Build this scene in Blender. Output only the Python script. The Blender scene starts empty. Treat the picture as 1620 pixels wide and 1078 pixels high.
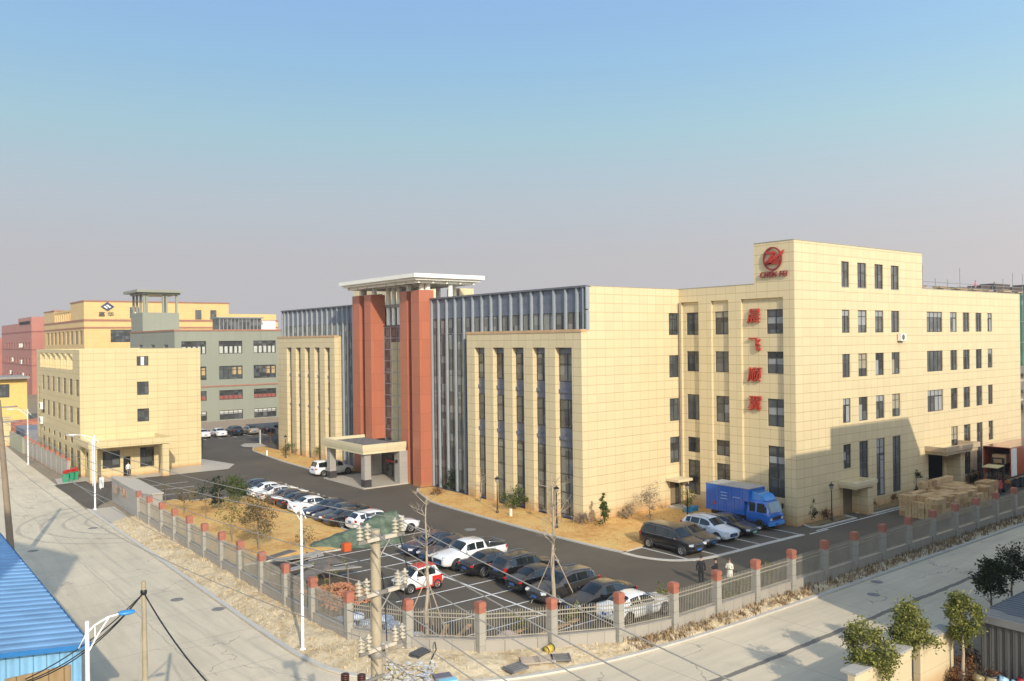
import bpy, bmesh, math, random
from mathutils import Vector, Matrix, noise
C = bpy.context.scene
COL = C.collection
R = math.radians
# ---------------------------------------------------------------- camera
F, CX, CY, H = 1339.0, 810.0, 539.0, 15.5
vu = Vector((-240-CX, -(550-CY), -F)).normalized()
vv = Vector((2518-CX, -(517-CY), -F)); vv = (vv - vu*vv.dot(vu)).normalized()
vz = vv.cross(vu)
M3 = Matrix((vv, vu, vz))                    # camera -> world
cam = bpy.data.cameras.new('camera'); cam.sensor_width = 36; cam.lens = 36*F/1620
cam.clip_start = 0.1; cam.clip_end = 6000
co = bpy.data.objects.new('camera', cam); COL.objects.link(co)
co.matrix_world = Matrix.Translation((0, 0, H)) @ M3.to_4x4()
C.camera = co
def G(px, py, z=0.0):
    d = M3 @ Vector((px-CX, -(py-CY), -F)); t = (z-H)/d.z
    return Vector((t*d.x, t*d.y, z))
def AT(px, py, depth):
    d = M3 @ Vector((px-CX, -(py-CY), -F))
    return Vector((0, 0, H)) + d*(depth/F)
# ---------------------------------------------------------------- light
EL = 26.0
SD = Vector((.319, .948, 0)).normalized()     # direction shadows fall
w = bpy.data.worlds.new('World'); C.world = w; w.use_nodes = True
nt = w.node_tree; bg = nt.nodes['Background']
sky = nt.nodes.new('ShaderNodeTexSky'); sky.sky_type = 'NISHITA'
sky.sun_disc = False; sky.sun_elevation = R(EL); sky.sun_rotation = math.atan2(-SD.x, -SD.y)
sky.altitude = 0; sky.air_density = 1.15; sky.dust_density = 0.8; sky.ozone_density = 2.8
# winter haze: the sky pales to a lilac grey towards the horizon
tc = nt.nodes.new('ShaderNodeTexCoord'); sx = nt.nodes.new('ShaderNodeSeparateXYZ'); nt.links.new(tc.outputs['Generated'], sx.inputs[0])
hr = nt.nodes.new('ShaderNodeValToRGB'); nt.links.new(sx.outputs[2], hr.inputs[0]); he = hr.color_ramp.elements
he[0].position = 0.0; he[0].color = (.99,.99,.99,1); he[1].position = 1.0; he[1].color = (.0,.0,.0,1)
for p_, v_ in ((.16,.97),(.30,.92),(.37,.75),(.50,.3),(.7,.05)): e_ = he.new(p_); e_.color = (v_,v_,v_,1)
hm = nt.nodes.new('ShaderNodeMixRGB'); nt.links.new(hr.outputs[0], hm.inputs[0]); nt.links.new(sky.outputs[0], hm.inputs[1]); hc = nt.nodes.new('ShaderNodeValToRGB'); nt.links.new(sx.outputs[2], hc.inputs[0]); ce = hc.color_ramp.elements
ce[0].position = 0; ce[0].color = (.664,.640,.668,1); ce[1].position = .5; ce[1].color = (.27,.52,.98,1)
for p_, c_ in ((.092,(.648,.634,.662,1)),(.16,(.588,.668,.747,1)),(.235,(.462,.70,.815,1)),(.30,(.370,.632,.89,1)),(.36,(.325,.57,.915,1))): e_ = ce.new(p_); e_.color = c_
hs = nt.nodes.new('ShaderNodeVectorMath'); hs.operation = 'SCALE'; nt.links.new(hc.outputs[0], hs.inputs[0]); hs.inputs['Scale'].default_value = 5.2
nt.links.new(hs.outputs[0], hm.inputs[2])
# the hazy sky is much brighter on the sun's side than opposite it
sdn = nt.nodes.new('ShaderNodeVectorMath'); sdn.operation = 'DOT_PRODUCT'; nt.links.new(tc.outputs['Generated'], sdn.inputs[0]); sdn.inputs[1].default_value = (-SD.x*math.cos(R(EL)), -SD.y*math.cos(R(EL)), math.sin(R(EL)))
def wm(op, a_, b_):
    x_ = nt.nodes.new('ShaderNodeMath'); x_.operation = op
    for i_, q_ in enumerate((a_, b_)):
        if isinstance(q_, (int, float)): x_.inputs[i_].default_value = q_
        else: nt.links.new(q_, x_.inputs[i_])
    return x_.outputs[0]
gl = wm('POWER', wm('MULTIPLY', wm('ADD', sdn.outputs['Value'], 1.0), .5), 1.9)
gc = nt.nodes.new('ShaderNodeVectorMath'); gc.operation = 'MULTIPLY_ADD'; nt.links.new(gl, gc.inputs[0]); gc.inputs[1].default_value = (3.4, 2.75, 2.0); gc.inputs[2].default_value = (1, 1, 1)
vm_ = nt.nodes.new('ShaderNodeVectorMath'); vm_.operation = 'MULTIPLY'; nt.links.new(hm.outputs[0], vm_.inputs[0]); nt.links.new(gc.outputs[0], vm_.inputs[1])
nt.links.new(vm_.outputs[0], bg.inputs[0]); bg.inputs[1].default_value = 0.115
sl = bpy.data.lights.new('sun', 'SUN'); sl.energy = 3.3; sl.angle = R(0.5); sl.color = (1, .90, .74)
so = bpy.data.objects.new('sun', sl); COL.objects.link(so)
so.rotation_euler = (Vector((SD.x*math.cos(R(EL)), SD.y*math.cos(R(EL)), -math.sin(R(EL))))).to_track_quat('-Z', 'Y').to_euler()
so.location = (0, -50, 60)
C.view_settings.view_transform = 'Standard'; C.view_settings.look = 'None'
C.view_settings.exposure = 0.40; C.view_settings.gamma = 1
C.cycles.max_bounces = 6; C.cycles.transparent_max_bounces = 8
C.cycles.use_denoising = True
# ---------------------------------------------------------------- helpers
class MB:
    def __init__(s): s.v = []; s.f = []; s.m = []; s.mi = 0; s.sm = []
    def face(s, pts, smooth=False):
        n = len(s.v); s.v += [tuple(p) for p in pts]; s.f.append(tuple(range(n, n+len(pts)))); s.m.append(s.mi); s.sm.append(smooth)
    def grid(s, rows, closed=False, smooth=True):
        n = len(s.v); k = len(rows[0])
        for r in rows: s.v += [tuple(p) for p in r]
        for i in range(len(rows)-1):
            for j in range(k if closed else k-1):
                a, b = n+i*k+j, n+i*k+(j+1) % k
                s.f.append((a, b, b+k, a+k)); s.m.append(s.mi); s.sm.append(smooth)
    def box(s, x0, y0, z0, x1, y1, z1):
        x0, x1 = min(x0, x1), max(x0, x1); y0, y1 = min(y0, y1), max(y0, y1); z0, z1 = min(z0, z1), max(z0, z1)
        n = len(s.v)
        s.v += [(x0,y0,z0),(x1,y0,z0),(x1,y1,z0),(x0,y1,z0),(x0,y0,z1),(x1,y0,z1),(x1,y1,z1),(x0,y1,z1)]
        for q in ((0,3,2,1),(4,5,6,7),(0,1,5,4),(1,2,6,5),(2,3,7,6),(3,0,4,7)):
            s.f.append(tuple(n+i for i in q)); s.m.append(s.mi); s.sm.append(False)
    def obox(s, c, ux, sx, sy, sz, up=(0,0,1)):           # oriented box centred at c; ux = local x
        ux = Vector(ux).normalized(); uz = Vector(up); uy = uz.cross(ux)
        if uy.length < 1e-6: uy = Vector((0,1,0))
        uy.normalize(); uz = ux.cross(uy); c = Vector(c); n = len(s.v)
        for dz in (-1, 1):
            for dx, dy in ((-1,-1),(1,-1),(1,1),(-1,1)):
                s.v.append(tuple(c + ux*dx*sx/2 + uy*dy*sy/2 + uz*dz*sz/2))
        for q in ((0,3,2,1),(4,5,6,7),(0,1,5,4),(1,2,6,5),(2,3,7,6),(3,0,4,7)):
            s.f.append(tuple(n+i for i in q)); s.m.append(s.mi); s.sm.append(False)
    def prism(s, poly, z0, z1):
        n = len(poly)
        s.face([(x, y, z1) for x, y in poly]); s.face([(x, y, z0) for x, y in reversed(poly)])
        for i in range(n):
            a, b = poly[i], poly[(i+1) % n]
            s.face([(a[0],a[1],z0),(b[0],b[1],z0),(b[0],b[1],z1),(a[0],a[1],z1)])
    def tube(s, pts, r, seg=8, caps=True):
        pts = [Vector(p) for p in pts]; rs = r if isinstance(r, (list, tuple)) else [r]*len(pts)
        rows = []
        for i, p in enumerate(pts):
            t = (pts[min(i+1, len(pts)-1)] - pts[max(i-1, 0)]).normalized()
            a = t.cross(Vector((0,0,1)) if abs(t.z) < .9 else Vector((1,0,0))).normalized(); b = t.cross(a)
            rows.append([p + (a*math.cos(k*2*math.pi/seg) + b*math.sin(k*2*math.pi/seg))*rs[i] for k in range(seg)])
        s.grid(rows, True)
        if caps:
            s.face(rows[0]); s.face(list(reversed(rows[-1])))
    def lathe(s, c, prof, seg=12, ax=(0,0,1)):            # prof: (radius, height along ax)
        ax = Vector(ax).normalized(); a = ax.cross(Vector((0,0,1)) if abs(ax.z) < .9 else Vector((1,0,0))).normalized(); b = ax.cross(a); c = Vector(c)
        rows = [[c + ax*h + (a*math.cos(k*2*math.pi/seg) + b*math.sin(k*2*math.pi/seg))*r for k in range(seg)] for r, h in prof]
        s.grid(rows, True)
    def build(s, name, mat, parent=None, smooth=False):
        o0 = Vector((0,0,0))
        if parent is not None:
            p = parent
            while p is not None: o0 += p.location; p = p.parent
        me = bpy.data.meshes.new(name)
        me.from_pydata([(x-o0.x, y-o0.y, z-o0.z) for x, y, z in s.v], [], s.f)
        mats = mat if isinstance(mat, (list, tuple)) else [mat]
        for m in mats: me.materials.append(m)
        if len(mats) > 1: me.polygons.foreach_set('material_index', s.m)
        me.polygons.foreach_set('use_smooth', [True]*len(s.f) if smooth else s.sm)
        bm = bmesh.new(); bm.from_mesh(me); bmesh.ops.recalc_face_normals(bm, faces=bm.faces) if s.__dict__.get('fix') else None
        bm.to_mesh(me); bm.free(); me.update()
        o = bpy.data.objects.new(name, me); COL.objects.link(o)
        if parent is not None: o.parent = parent
        return o
def build_each(mb, name, mat, parent=None):        # every box of the builder becomes a part of its own
    out = []
    for i in range(0, len(mb.v), 8):
        q = MB(); xs = mb.v[i:i+8]; q.box(min(p[0] for p in xs), min(p[1] for p in xs), min(p[2] for p in xs), max(p[0] for p in xs), max(p[1] for p in xs), max(p[2] for p in xs)); out.append(q.build(name, mat, parent))
    return out
MB.build_each = build_each
def tag(o, label, cat, group=None, kind=None):
    if label: o['label'] = label
    if cat: o['category'] = cat
    if group: o['group'] = group
    if kind: o['kind'] = kind
    return o
def thing(name, label, cat, loc=(0,0,0), group=None):
    o = bpy.data.objects.new(name, None); COL.objects.link(o); o.location = loc; o.empty_display_size = .2
    return tag(o, label, cat, group)
def struct(o, kind='structure'): o['kind'] = kind; return o
def bx(name, mat, parent, *b):
    m = MB()
    for q in b: m.box(*q)
    return m.build(name, mat, parent)
def copy_thing(root, loc, label=None):
    r = root.copy(); COL.objects.link(r); r.location = loc
    if label: r['label'] = label
    for ch in list(root.children):
        c = ch.copy(); COL.objects.link(c); c.parent = r
        for g in ch.children:
            d = g.copy(); COL.objects.link(d); d.parent = c
    return r
def text_mesh(name, body, size, depth, mat, mtx, parent, bold=0.0, shear=0.0, sx=1.0, space=1.0):
    cu = bpy.data.curves.new(name, 'FONT'); cu.body = body; cu.size = size; cu.extrude = depth; cu.offset = bold; cu.shear = shear
    cu.space_character = space; cu.align_x = 'CENTER'; cu.align_y = 'CENTER'; cu.resolution_u = 3
    t = bpy.data.objects.new(name, cu); COL.objects.link(t); bpy.context.view_layer.update()
    me = bpy.data.meshes.new_from_object(t.evaluated_get(bpy.context.evaluated_depsgraph_get()))
    bpy.data.objects.remove(t); bpy.data.curves.remove(cu)
    me.transform(Matrix.Diagonal((sx, 1, 1, 1))); me.transform(mtx)
    o0 = parent.location if parent is not None else Vector((0,0,0))
    me.transform(Matrix.Translation(-o0)); me.materials.clear(); me.materials.append(mat)
    o = bpy.data.objects.new(name, me); COL.objects.link(o)
    if parent is not None: o.parent = parent
    return o
# ---------------------------------------------------------------- materials
class N:
    def __init__(s, name):
        s.m = bpy.data.materials.new(name); s.m.use_nodes = True; s.t = s.m.node_tree
        s.b = s.t.nodes['Principled BSDF']; s.geo = None
    def n(s, typ, **kw):
        x = s.t.nodes.new('ShaderNode'+typ)
        for k, v in kw.items():
            if k.startswith('i_'):
                x.inputs[int(k[2:])].default_value = v
            else: setattr(x, k, v)
        return x
    def l(s, a, b): s.t.links.new(a, b)
    def pos(s):
        if not s.geo: s.geo = s.n('NewGeometry')
        return s.geo.outputs['Position']
    def math(s, op, a, b=None, c=None):
        x = s.n('Math', operation=op)
        for i, q in enumerate((a, b, c)):
            if q is None: continue
            if isinstance(q, (int, float)): x.inputs[i].default_value = q
            else: s.l(q, x.inputs[i])
        return x.outputs[0]
    def noise(s, scale, detail=4, rough=.6, vec=None, stretch=None):
        x = s.n('TexNoise'); x.inputs['Scale'].default_value = scale; x.inputs['Detail'].default_value = detail; x.inputs['Roughness'].default_value = rough
        v = vec or s.pos()
        if stretch:
            mp = s.n('Mapping'); mp.inputs['Scale'].default_value = stretch; s.l(v, mp.inputs[0]); v = mp.outputs[0]
        s.l(v, x.inputs['Vector']); return x.outputs['Fac']
    def ramp(s, fac, stops):
        r = s.n('ValToRGB'); e = r.color_ramp.elements
        while len(e) < len(stops): e.new(.5)
        for i, (p, c) in enumerate(stops): e[i].position = p; e[i].color = (*c, 1) if len(c) == 3 else c
        s.l(fac, r.inputs[0]); return r.outputs[0]
    def mix(s, fac, a, b, mode='MIX'):
        x = s.n('MixRGB', blend_type=mode)
        for i, q in enumerate((fac, a, b)):
            if isinstance(q, (int, float)): x.inputs[i].default_value = q
            elif isinstance(q, tuple): x.inputs[i].default_value = (*q, 1)
            else: s.l(q, x.inputs[i])
        return x.outputs[0]
    def col(s, c):
        if isinstance(c, tuple): s.b.inputs['Base Color'].default_value = (*c, 1)
        else: s.l(c, s.b.inputs['Base Color'])
    def set(s, rough=.7, metal=0, spec=None, coat=None):
        s.b.inputs['Roughness'].default_value = rough; s.b.inputs['Metallic'].default_value = metal
        if spec is not None: s.b.inputs['Specular IOR Level'].default_value = spec
        if coat: s.b.inputs['Coat Weight'].default_value = coat; s.b.inputs['Coat Roughness'].default_value = .06
        return s.m
    def bump(s, h, strength=.4, dist=.02):
        b = s.n('Bump'); b.inputs['Strength'].default_value = strength; b.inputs['Distance'].default_value = dist
        s.l(h, b.inputs['Height']); s.l(b.outputs[0], s.b.inputs['Normal'])
def mul(c, k): return tuple(min(1, x*k) for x in c)
def plain(name, c, rough=.6, metal=0, var=.12, scale=1.5, spec=None, coat=None):
    a = N(name); f = a.noise(scale, 5)
    a.col(a.ramp(f, [(.3, mul(c, 1-var)), (.7, mul(c, 1+var))])); return a.set(rough, metal, spec, coat)
def tiled(name, c, tw, th, line=.022, jd=.72, var=.06, soil=0, rough=.45, vj=.5, dirt=.1):
    a = N(name); p = a.pos()
    sp = a.n('SeparateXYZ'); a.l(p, sp.inputs[0]); sn = a.n('SeparateXYZ'); a.l(a.geo.outputs['True Normal'], sn.inputs[0])
    ax = a.math('GREATER_THAN', a.math('ABSOLUTE', sn.outputs[0]), .5)
    u = a.math('ADD', a.math('MULTIPLY', sp.outputs[0], a.math('SUBTRACT', 1, ax)), a.math('MULTIPLY', sp.outputs[1], ax))
    us = a.math('DIVIDE', u, tw); zs = a.math('DIVIDE', sp.outputs[2], th)
    fu = a.math('FRACT', us); fz = a.math('FRACT', zs)
    lu = a.math('LESS_THAN', fu, line*.8/tw); lz = a.math('LESS_THAN', fz, line/th)
    cell = a.n('CombineXYZ'); a.l(a.math('FLOOR', us), cell.inputs[0]); a.l(a.math('FLOOR', zs), cell.inputs[1]); a.l(ax, cell.inputs[2])
    wn = a.n('TexWhiteNoise'); a.l(cell.outputs[0], wn.inputs['Vector'])
    col = a.ramp(wn.outputs['Value'], [(0, mul(c, 1-var)), (1, mul(c, 1+var))])
    st = a.noise(1.0, 5, .7, stretch=(1.6, 1.6, .07)); nz = a.noise(.35, 6, .65, stretch=(1, 1, .35)); col = a.mix(a.math('MULTIPLY', a.math('MAXIMUM', a.math('SUBTRACT', st, .52), 0), dirt*9), col, mul(c, .6)); col = a.mix(a.math('MULTIPLY', nz, dirt*2), col, mul(c, .62))
    if soil:
        f = a.math('SUBTRACT', 1.0, a.math('DIVIDE', sp.outputs[2], soil)); f = a.math('MULTIPLY', f, a.math('ADD', a.noise(1.6, 4), .35))
        f = a.n('Clamp'); 
        g = a.math('MULTIPLY', a.math('SUBTRACT', 1.0, a.math('DIVIDE', sp.outputs[2], soil)), a.math('ADD', a.noise(1.6, 4), .25)); a.l(g, f.inputs[0])
        col = a.mix(f.outputs[0], col, (.42, .20, .06))
    j = a.math('MAXIMUM', a.math('MULTIPLY', lu, vj), lz)
    col = a.mix(j, col, a.mix(1.0, col, (jd, jd*.92, jd*.80), 'MULTIPLY')); a.col(col)
    a.bump(a.math('SUBTRACT', 1, a.math('MAXIMUM', lu, lz)), .25, .012)
    return a.set(rough)
def glassy(name, c, var=.5, rough=.06, tint=None):
    a = N(name); oi = a.n('ObjectInfo'); f = a.noise(.5, 3)
    col = a.ramp(oi.outputs['Random'], [(0, mul(c, 1-var)), (1, mul(c, 1+var))])
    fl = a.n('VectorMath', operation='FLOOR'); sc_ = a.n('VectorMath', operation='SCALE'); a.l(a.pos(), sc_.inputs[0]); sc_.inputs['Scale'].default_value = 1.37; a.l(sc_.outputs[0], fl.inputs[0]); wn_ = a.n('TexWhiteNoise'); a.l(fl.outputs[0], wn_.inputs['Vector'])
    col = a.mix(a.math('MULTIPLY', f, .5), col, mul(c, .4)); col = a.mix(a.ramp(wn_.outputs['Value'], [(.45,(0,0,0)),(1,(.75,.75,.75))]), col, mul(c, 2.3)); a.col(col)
    return a.set(rough, 0, .75)
CREAM = (.62, .505, .30)
mCream = tiled('cream_tile', CREAM, 1.06, .77, soil=1.3, line=.040, jd=.63, var=.035, vj=.8, dirt=.08)
mCreamG = tiled('pale_cream_tile', (.57, .46, .25), 1.2, .8, soil=.5, line=.042, jd=.62, var=.035, vj=.8)
mCreamStone = tiled('cream_stone', (.62, .53, .34), 3.0, 5.0, var=.02)
mRed = tiled('terracotta_tile', (.41, .135, .075), .9, 1.95, line=.03, jd=.6, soil=.6)
mWhite = plain('white_paint', (.74, .71, .63), .5, var=.05)
mFin = plain('grey_aluminium_fin', (.30, .33, .35), .4, .15, .06)
mBlueP = plain('slate_blue_panel', (.115, .13, .165), .3, 0, .15)
mGlass = glassy('dark_window_glass', (.055, .060, .060), .6, .08)
mGlassB = glassy('curtain_wall_glass', (.125, .125, .11), .55, .06)
mGlassE = glassy('entrance_glass', (.06, .055, .05), .3, .04)
mFrame = plain('dark_window_frame', (.040, .033, .028), .45)
mFrameG = plain('grey_window_frame', (.20, .21, .22), .4)
mBlind = plain('pale_blind', (.27, .275, .27), .8, var=.1)
mBlindY = plain('cream_curtain', (.30, .265, .19), .8, var=.1)
mRoof = plain('roof_membrane', (.26, .24, .21), .9)
mGravel = plain('grey_gravel', (.15, .14, .13), .95, var=.9, scale=5)
mStoneG = tiled('grey_granite', (.34, .315, .28), .9, .6, jd=.8)
mBlack = plain('black_plastic', (.012, .012, .013), .5)
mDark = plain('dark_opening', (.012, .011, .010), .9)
mSign = plain('red_sign', (.40, .030, .018), .4)
mSignD = plain('dark_red_sign', (.22, .02, .02), .4)
# ---------------------------------------------------------------- ground materials
def asphalt():
    a = N('dark_asphalt'); f = a.noise(.12, 6, .65); g = a.noise(30, 3); h = a.noise(.9, 5, .7, stretch=(.35, 2.0, 1))
    c = a.ramp(f, [(.32, (.082, .067, .048)), (.6, (.122, .099, .069)), (.8, (.19, .152, .102))])
    c = a.mix(a.math('MULTIPLY', h, .22), c, (.11, .095, .08)); c = a.mix(a.math('MULTIPLY', g, .3), c, (.045, .039, .032)); a.col(c)
    a.bump(g, .3, .01); return a.set(.78, 0, .35)
def concrete(name, joints):
    a = N(name); p = a.pos(); sp = a.n('SeparateXYZ'); a.l(p, sp.inputs[0])
    f = a.noise(.09, 7, .6); h = a.noise(.6, 6, .7, stretch=(2.2, .25, 1) if joints == 'y' else (.25, 2.2, 1)); g = a.noise(14, 4)
    c = a.ramp(f, [(.3, (.51, .42, .28)), (.7, (.69, .58, .40))]); hh = a.ramp(h, [(.42,(0,0,0)),(.68,(1,1,1))]); c = a.mix(a.math('MULTIPLY', hh, .38), c, (.30, .25, .185)); oi_ = a.ramp(a.noise(.33, 6, .72), [(.56,(0,0,0)),(.74,(1,1,1))]); c = a.mix(a.math('MULTIPLY', oi_, .45), c, (.25, .21, .165)); c = a.mix(a.math('MULTIPLY', g, .25), c, (.58, .53, .43))
    s1, s2 = (sp.outputs[1], sp.outputs[0]) if joints == 'y' else (sp.outputs[0], sp.outputs[1])
    jl = a.math('LESS_THAN', a.math('FRACT', a.math('DIVIDE', s1, 5.0)), .008)
    wob = a.math('MULTIPLY', a.math('SUBTRACT', a.noise(.8, 4), .5), .35)
    lo = 12.9 if joints == 'y' else 24.45
    ll = a.math('LESS_THAN', a.math('ABSOLUTE', a.math('SUBTRACT', a.math('ADD', s2, wob), lo)), .03 if joints == 'y' else .16)
    c = a.mix(a.math('MULTIPLY', jl, .55), c, (.12, .11, .10)); c = a.mix(a.math('MULTIPLY', ll, .35 if joints == 'y' else .85), c, (.08, .07, .065))
    r = a.noise(5, 2, .5, stretch=(.4, 9, 1) if joints == 'y' else (9, .4, 1)); c = a.mix(a.math('MULTIPLY', r, .16), c, (.55, .52, .47))
    vo = a.n('TexVoronoi', feature='DISTANCE_TO_EDGE'); wv = a.n('TexNoise'); wv.inputs['Scale'].default_value = .5; wv.inputs['Detail'].default_value = 6; a.l(p, wv.inputs['Vector']); va = a.n('VectorMath', operation='ADD'); vs_ = a.n('VectorMath', operation='SCALE'); vs_.inputs['Scale'].default_value = 3.5; a.l(wv.outputs['Color'], vs_.inputs[0]); a.l(p, va.inputs[0]); a.l(vs_.outputs[0], va.inputs[1]); a.l(va.outputs[0], vo.inputs['Vector']); vo.inputs['Scale'].default_value = .11
    ck = a.math('MULTIPLY', a.math('LESS_THAN', vo.outputs['Distance'], .0035), a.math('GREATER_THAN', a.noise(.15, 2), .5)); c = a.mix(a.math('MULTIPLY', ck, .6), c, (.16, .14, .12))
    if joints == 'y':          # curved tyre marks where vehicles swing into the drive
        d = a.n('VectorMath', operation='DISTANCE'); a.l(p, d.inputs[0]); d.inputs[1].default_value = (21, 80, 0)
        w_ = a.math('ADD', d.outputs['Value'], a.math('MULTIPLY', a.noise(.5, 3), .5))
        t = a.math('LESS_THAN', a.math('FRACT', a.math('DIVIDE', w_, 1.7)), .18)
        near = a.math('LESS_THAN', w_, 11.5); t = a.math('MULTIPLY', a.math('MULTIPLY', t, near), a.noise(.7, 4))
        c = a.mix(a.math('MULTIPLY', t, .55), c, (.14, .125, .115))
    a.col(c); a.bump(g, .2, .01); return a.set(.85, 0, .3)
def soilmat(name, stops, s1, s2, bump=.6):
    a = N(name); f = a.noise(s1, 7, .7); g = a.noise(s2, 5, .75)
    x = a.math('ADD', a.math('MULTIPLY', f, .55), a.math('MULTIPLY', g, .45)); a.col(a.ramp(x, stops)); a.bump(g, bump, .06); return a.set(.95, 0, .1)
mAsph = asphalt(); mConL = concrete('concrete_road_slab', 'y'); mConR = concrete('concrete_road_slab_east', 'x')
mSoil = soilmat('bare_ground', [(.3, (.20, .16, .11)), (.7, (.33, .27, .19))], .1, 2)
mLawn = soilmat('dry_lawn', [(.36, (.38, .19, .055)), (.46, (.54, .30, .10)), (.56, (.62, .40, .15)), (.66, (.46, .36, .12))], .25, 2.2)
mVerge = soilmat('straw_verge', [(.34, (.34, .24, .14)), (.45, (.48, .37, .22)), (.54, (.60, .50, .34)), (.60, (.54, .43, .28)), (.70, (.40, .30, .18))], .5, 4.5, .9)
mShadeBed = soilmat('planting_bed', [(.35, (.13, .10, .05)), (.6, (.26, .18, .09)), (.7, (.16, .17, .07))], .5, 5)
mKerb = tiled('kerb_stone', (.52, .49, .43), 1.0, 9, line=.03, jd=.7)
mLine = plain('white_road_paint', (.72, .70, .66), .7, var=.16, scale=3)
mPave = tiled('pale_paving', (.46, .41, .34), 2.0, 9)
def sheet(name, mat, poly, z, kind='structure'):
    m = MB(); m.face([(x, y, z) for x, y in poly]); return struct(m.build(name, mat), kind)
# one ground sheet to the horizon, then roads and yard on top
sheet('ground', mSoil, [(-2500,-2500),(2500,-2500),(2500,2500),(-2500,2500)], -.03)
sheet('west_road', mConL, [(3.0,-60),(17.4,-60),(17.4,87),(18.0,105),(18.4,130),(19.6,170),(14,172),(8,100)], 0)
KERB = [(17.4,87),(17.35,75),(17.3,64),(17.2,52),(17.15,42),(17.3,38.5),(17.75,36.2),(18.9,34.0),(20.6,32.1),(23,30.6),(25.8,29.6),(30,28.8),(37,28.35),(48,28.3),(60,28.35),(75,28.4),(130,28.6)]
sheet('south_road', mConR, [(17.405,20.4),(140,20.4)] + [(x, y) for x, y in reversed(KERB[5:])], .004)
sheet('yard_asphalt', mAsph, [(20.4,31.2),(140,30.2),(140,38.5),(118,38.5),(118,150),(36,178),(35.5,105.5),(17.7,104.8),(17.7,87.3),(20.4,91)], .008)
# ---- kerbs
def offset(poly, d):
    out = []
    for i, p in enumerate(poly):
        a = Vector(poly[max(i-1, 0)]); b = Vector(poly[min(i+1, len(poly)-1)]); t = (b-a).normalized(); n_ = Vector((-t.y, t.x))
        out.append((p[0]+n_.x*d, p[1]+n_.y*d))
    return out
def smooth(poly, k=4):
    out = []
    P = [Vector(p) for p in poly]
    for i in range(len(P)-1):
        p0, p1, p2, p3 = P[max(i-1,0)], P[i], P[i+1], P[min(i+2,len(P)-1)]
        for j in range(k):
            t = j/k
            q = .5*((2*p1)+(p2-p0)*t+(2*p0-5*p1+4*p2-p3)*t*t+(3*p1-p0-3*p2+p3)*t**3); out.append((q.x, q.y))
    out.append(tuple(P[-1])); return out
def kerb(poly, w_=.22, h=.14, d=0):
    a = offset(poly, d-w_/2); b = offset(poly, d+w_/2); m = MB()
    m.grid([[(x, y, -.02) for x, y in a], [(x, y, h) for x, y in a], [(x, y, h) for x, y in b], [(x, y, -.02) for x, y in b]], smooth=False)
    m.fix = True
    return struct(m.build('kerb', mKerb))
KS = smooth(KERB, 4); kerb(KS, .24, .13, .12)
# ---- verge between kerb and fence (bumpy, stones and straw)
FENCE = [(19.7, y) for y in (77.86,74.5,70.95,67.57,64.0,60.6,57.1,53.7,50.1,46.5,42.9)] + [(19.95,39.2),(21.6,36.15),(24.1,33.5),(27.15,31.7),(30.3,30.2)] + [(33.7+3.515*i, 29.6) for i in range(26)]
def along(poly, n):
    P = [Vector(p) for p in poly]; L = [0]
    for i in range(1, len(P)): L.append(L[-1]+(P[i]-P[i-1]).length)
    out = []; j = 0
    for k in range(n):
        s_ = L[-1]*k/(n-1)
        while j < len(L)-2 and L[j+1] < s_: j += 1
        out.append(P[j].lerp(P[j+1], (s_-L[j])/max(L[j+1]-L[j], 1e-6)))
    return out
OUT = [(x+.26 if i < 5 else x, y+.0) for i, (x, y) in enumerate(KERB)]
OUT = offset(smooth([(17.4,79)]+KERB[1:], 4), .24)
INN = smooth([(19.75,79)]+[(x+.02, y) for x, y in FENCE], 4)
no_, ni = 900, 18
A_, B_ = along(OUT, no_), along([p for p in INN if p[0] < 125], no_)
rows = []
for j in range(ni):
    t = j/(ni-1); r_ = []
    for i in range(no_):
        p = A_[i].lerp(B_[i], t); east = min(1, max(0, (p.x-22)/10))
        z = .06 + .30*math.sin(min(1, t*1.15)*math.pi*.55)*(1-.35*east) + .10*noise.noise((p.x*.8, p.y*.8, 0)) + .07*noise.noise((p.x*2.7, p.y*2.7, 4)) + .05*noise.noise((p.x*6, p.y*6, 9))
        if t == 0: z = .08
        r_.append((p.x, p.y, max(.03, z)))
    rows.append(r_)
m = MB(); m.grid(rows); VERGE = struct(m.build('verge', mVerge))
def verge_pt(rng):
    i = rng.randrange(no_); j = rng.randrange(1, ni-1); p = rows[j][i]; return p
rng = random.Random(5)
m = MB()
def stone(m, p, s, rng):
    ang = [rng.uniform(0, 6.28) for _ in range(2)]; c, sn = math.cos(ang[0]), math.sin(ang[0])
    for a, b, cc in (((1,0,0),(0,1,0),(0,0,1)),((0,1,0),(-1,0,0),(0,0,1)),((-1,0,0),(0,-1,0),(0,0,1)),((0,-1,0),(1,0,0),(0,0,1))):
        k = (1, .7+.2*math.sin(ang[1]), .62)
        m.face([(p[0]+(q[0]*c-q[1]*sn)*s*k[0], p[1]+(q[0]*sn+q[1]*c)*s*k[1], p[2]-.02+q[2]*s*k[2]) for q in (a, b, cc)])
for _ in range(7500):
    p = verge_pt(rng); q = (p[0]+rng.uniform(-.1,.1), p[1]+rng.uniform(-.1,.1), p[2])
    stone(m, q, rng.choice((.02,.025,.03,.03,.04,.04,.05,.06,.08,.12)), rng)
mStone = plain('pale_rubble', (.42, .34, .235), .9, var=.35, scale=4)
struct(m.build('verge_rubble', mStone), 'stuff')
m = MB()
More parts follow.
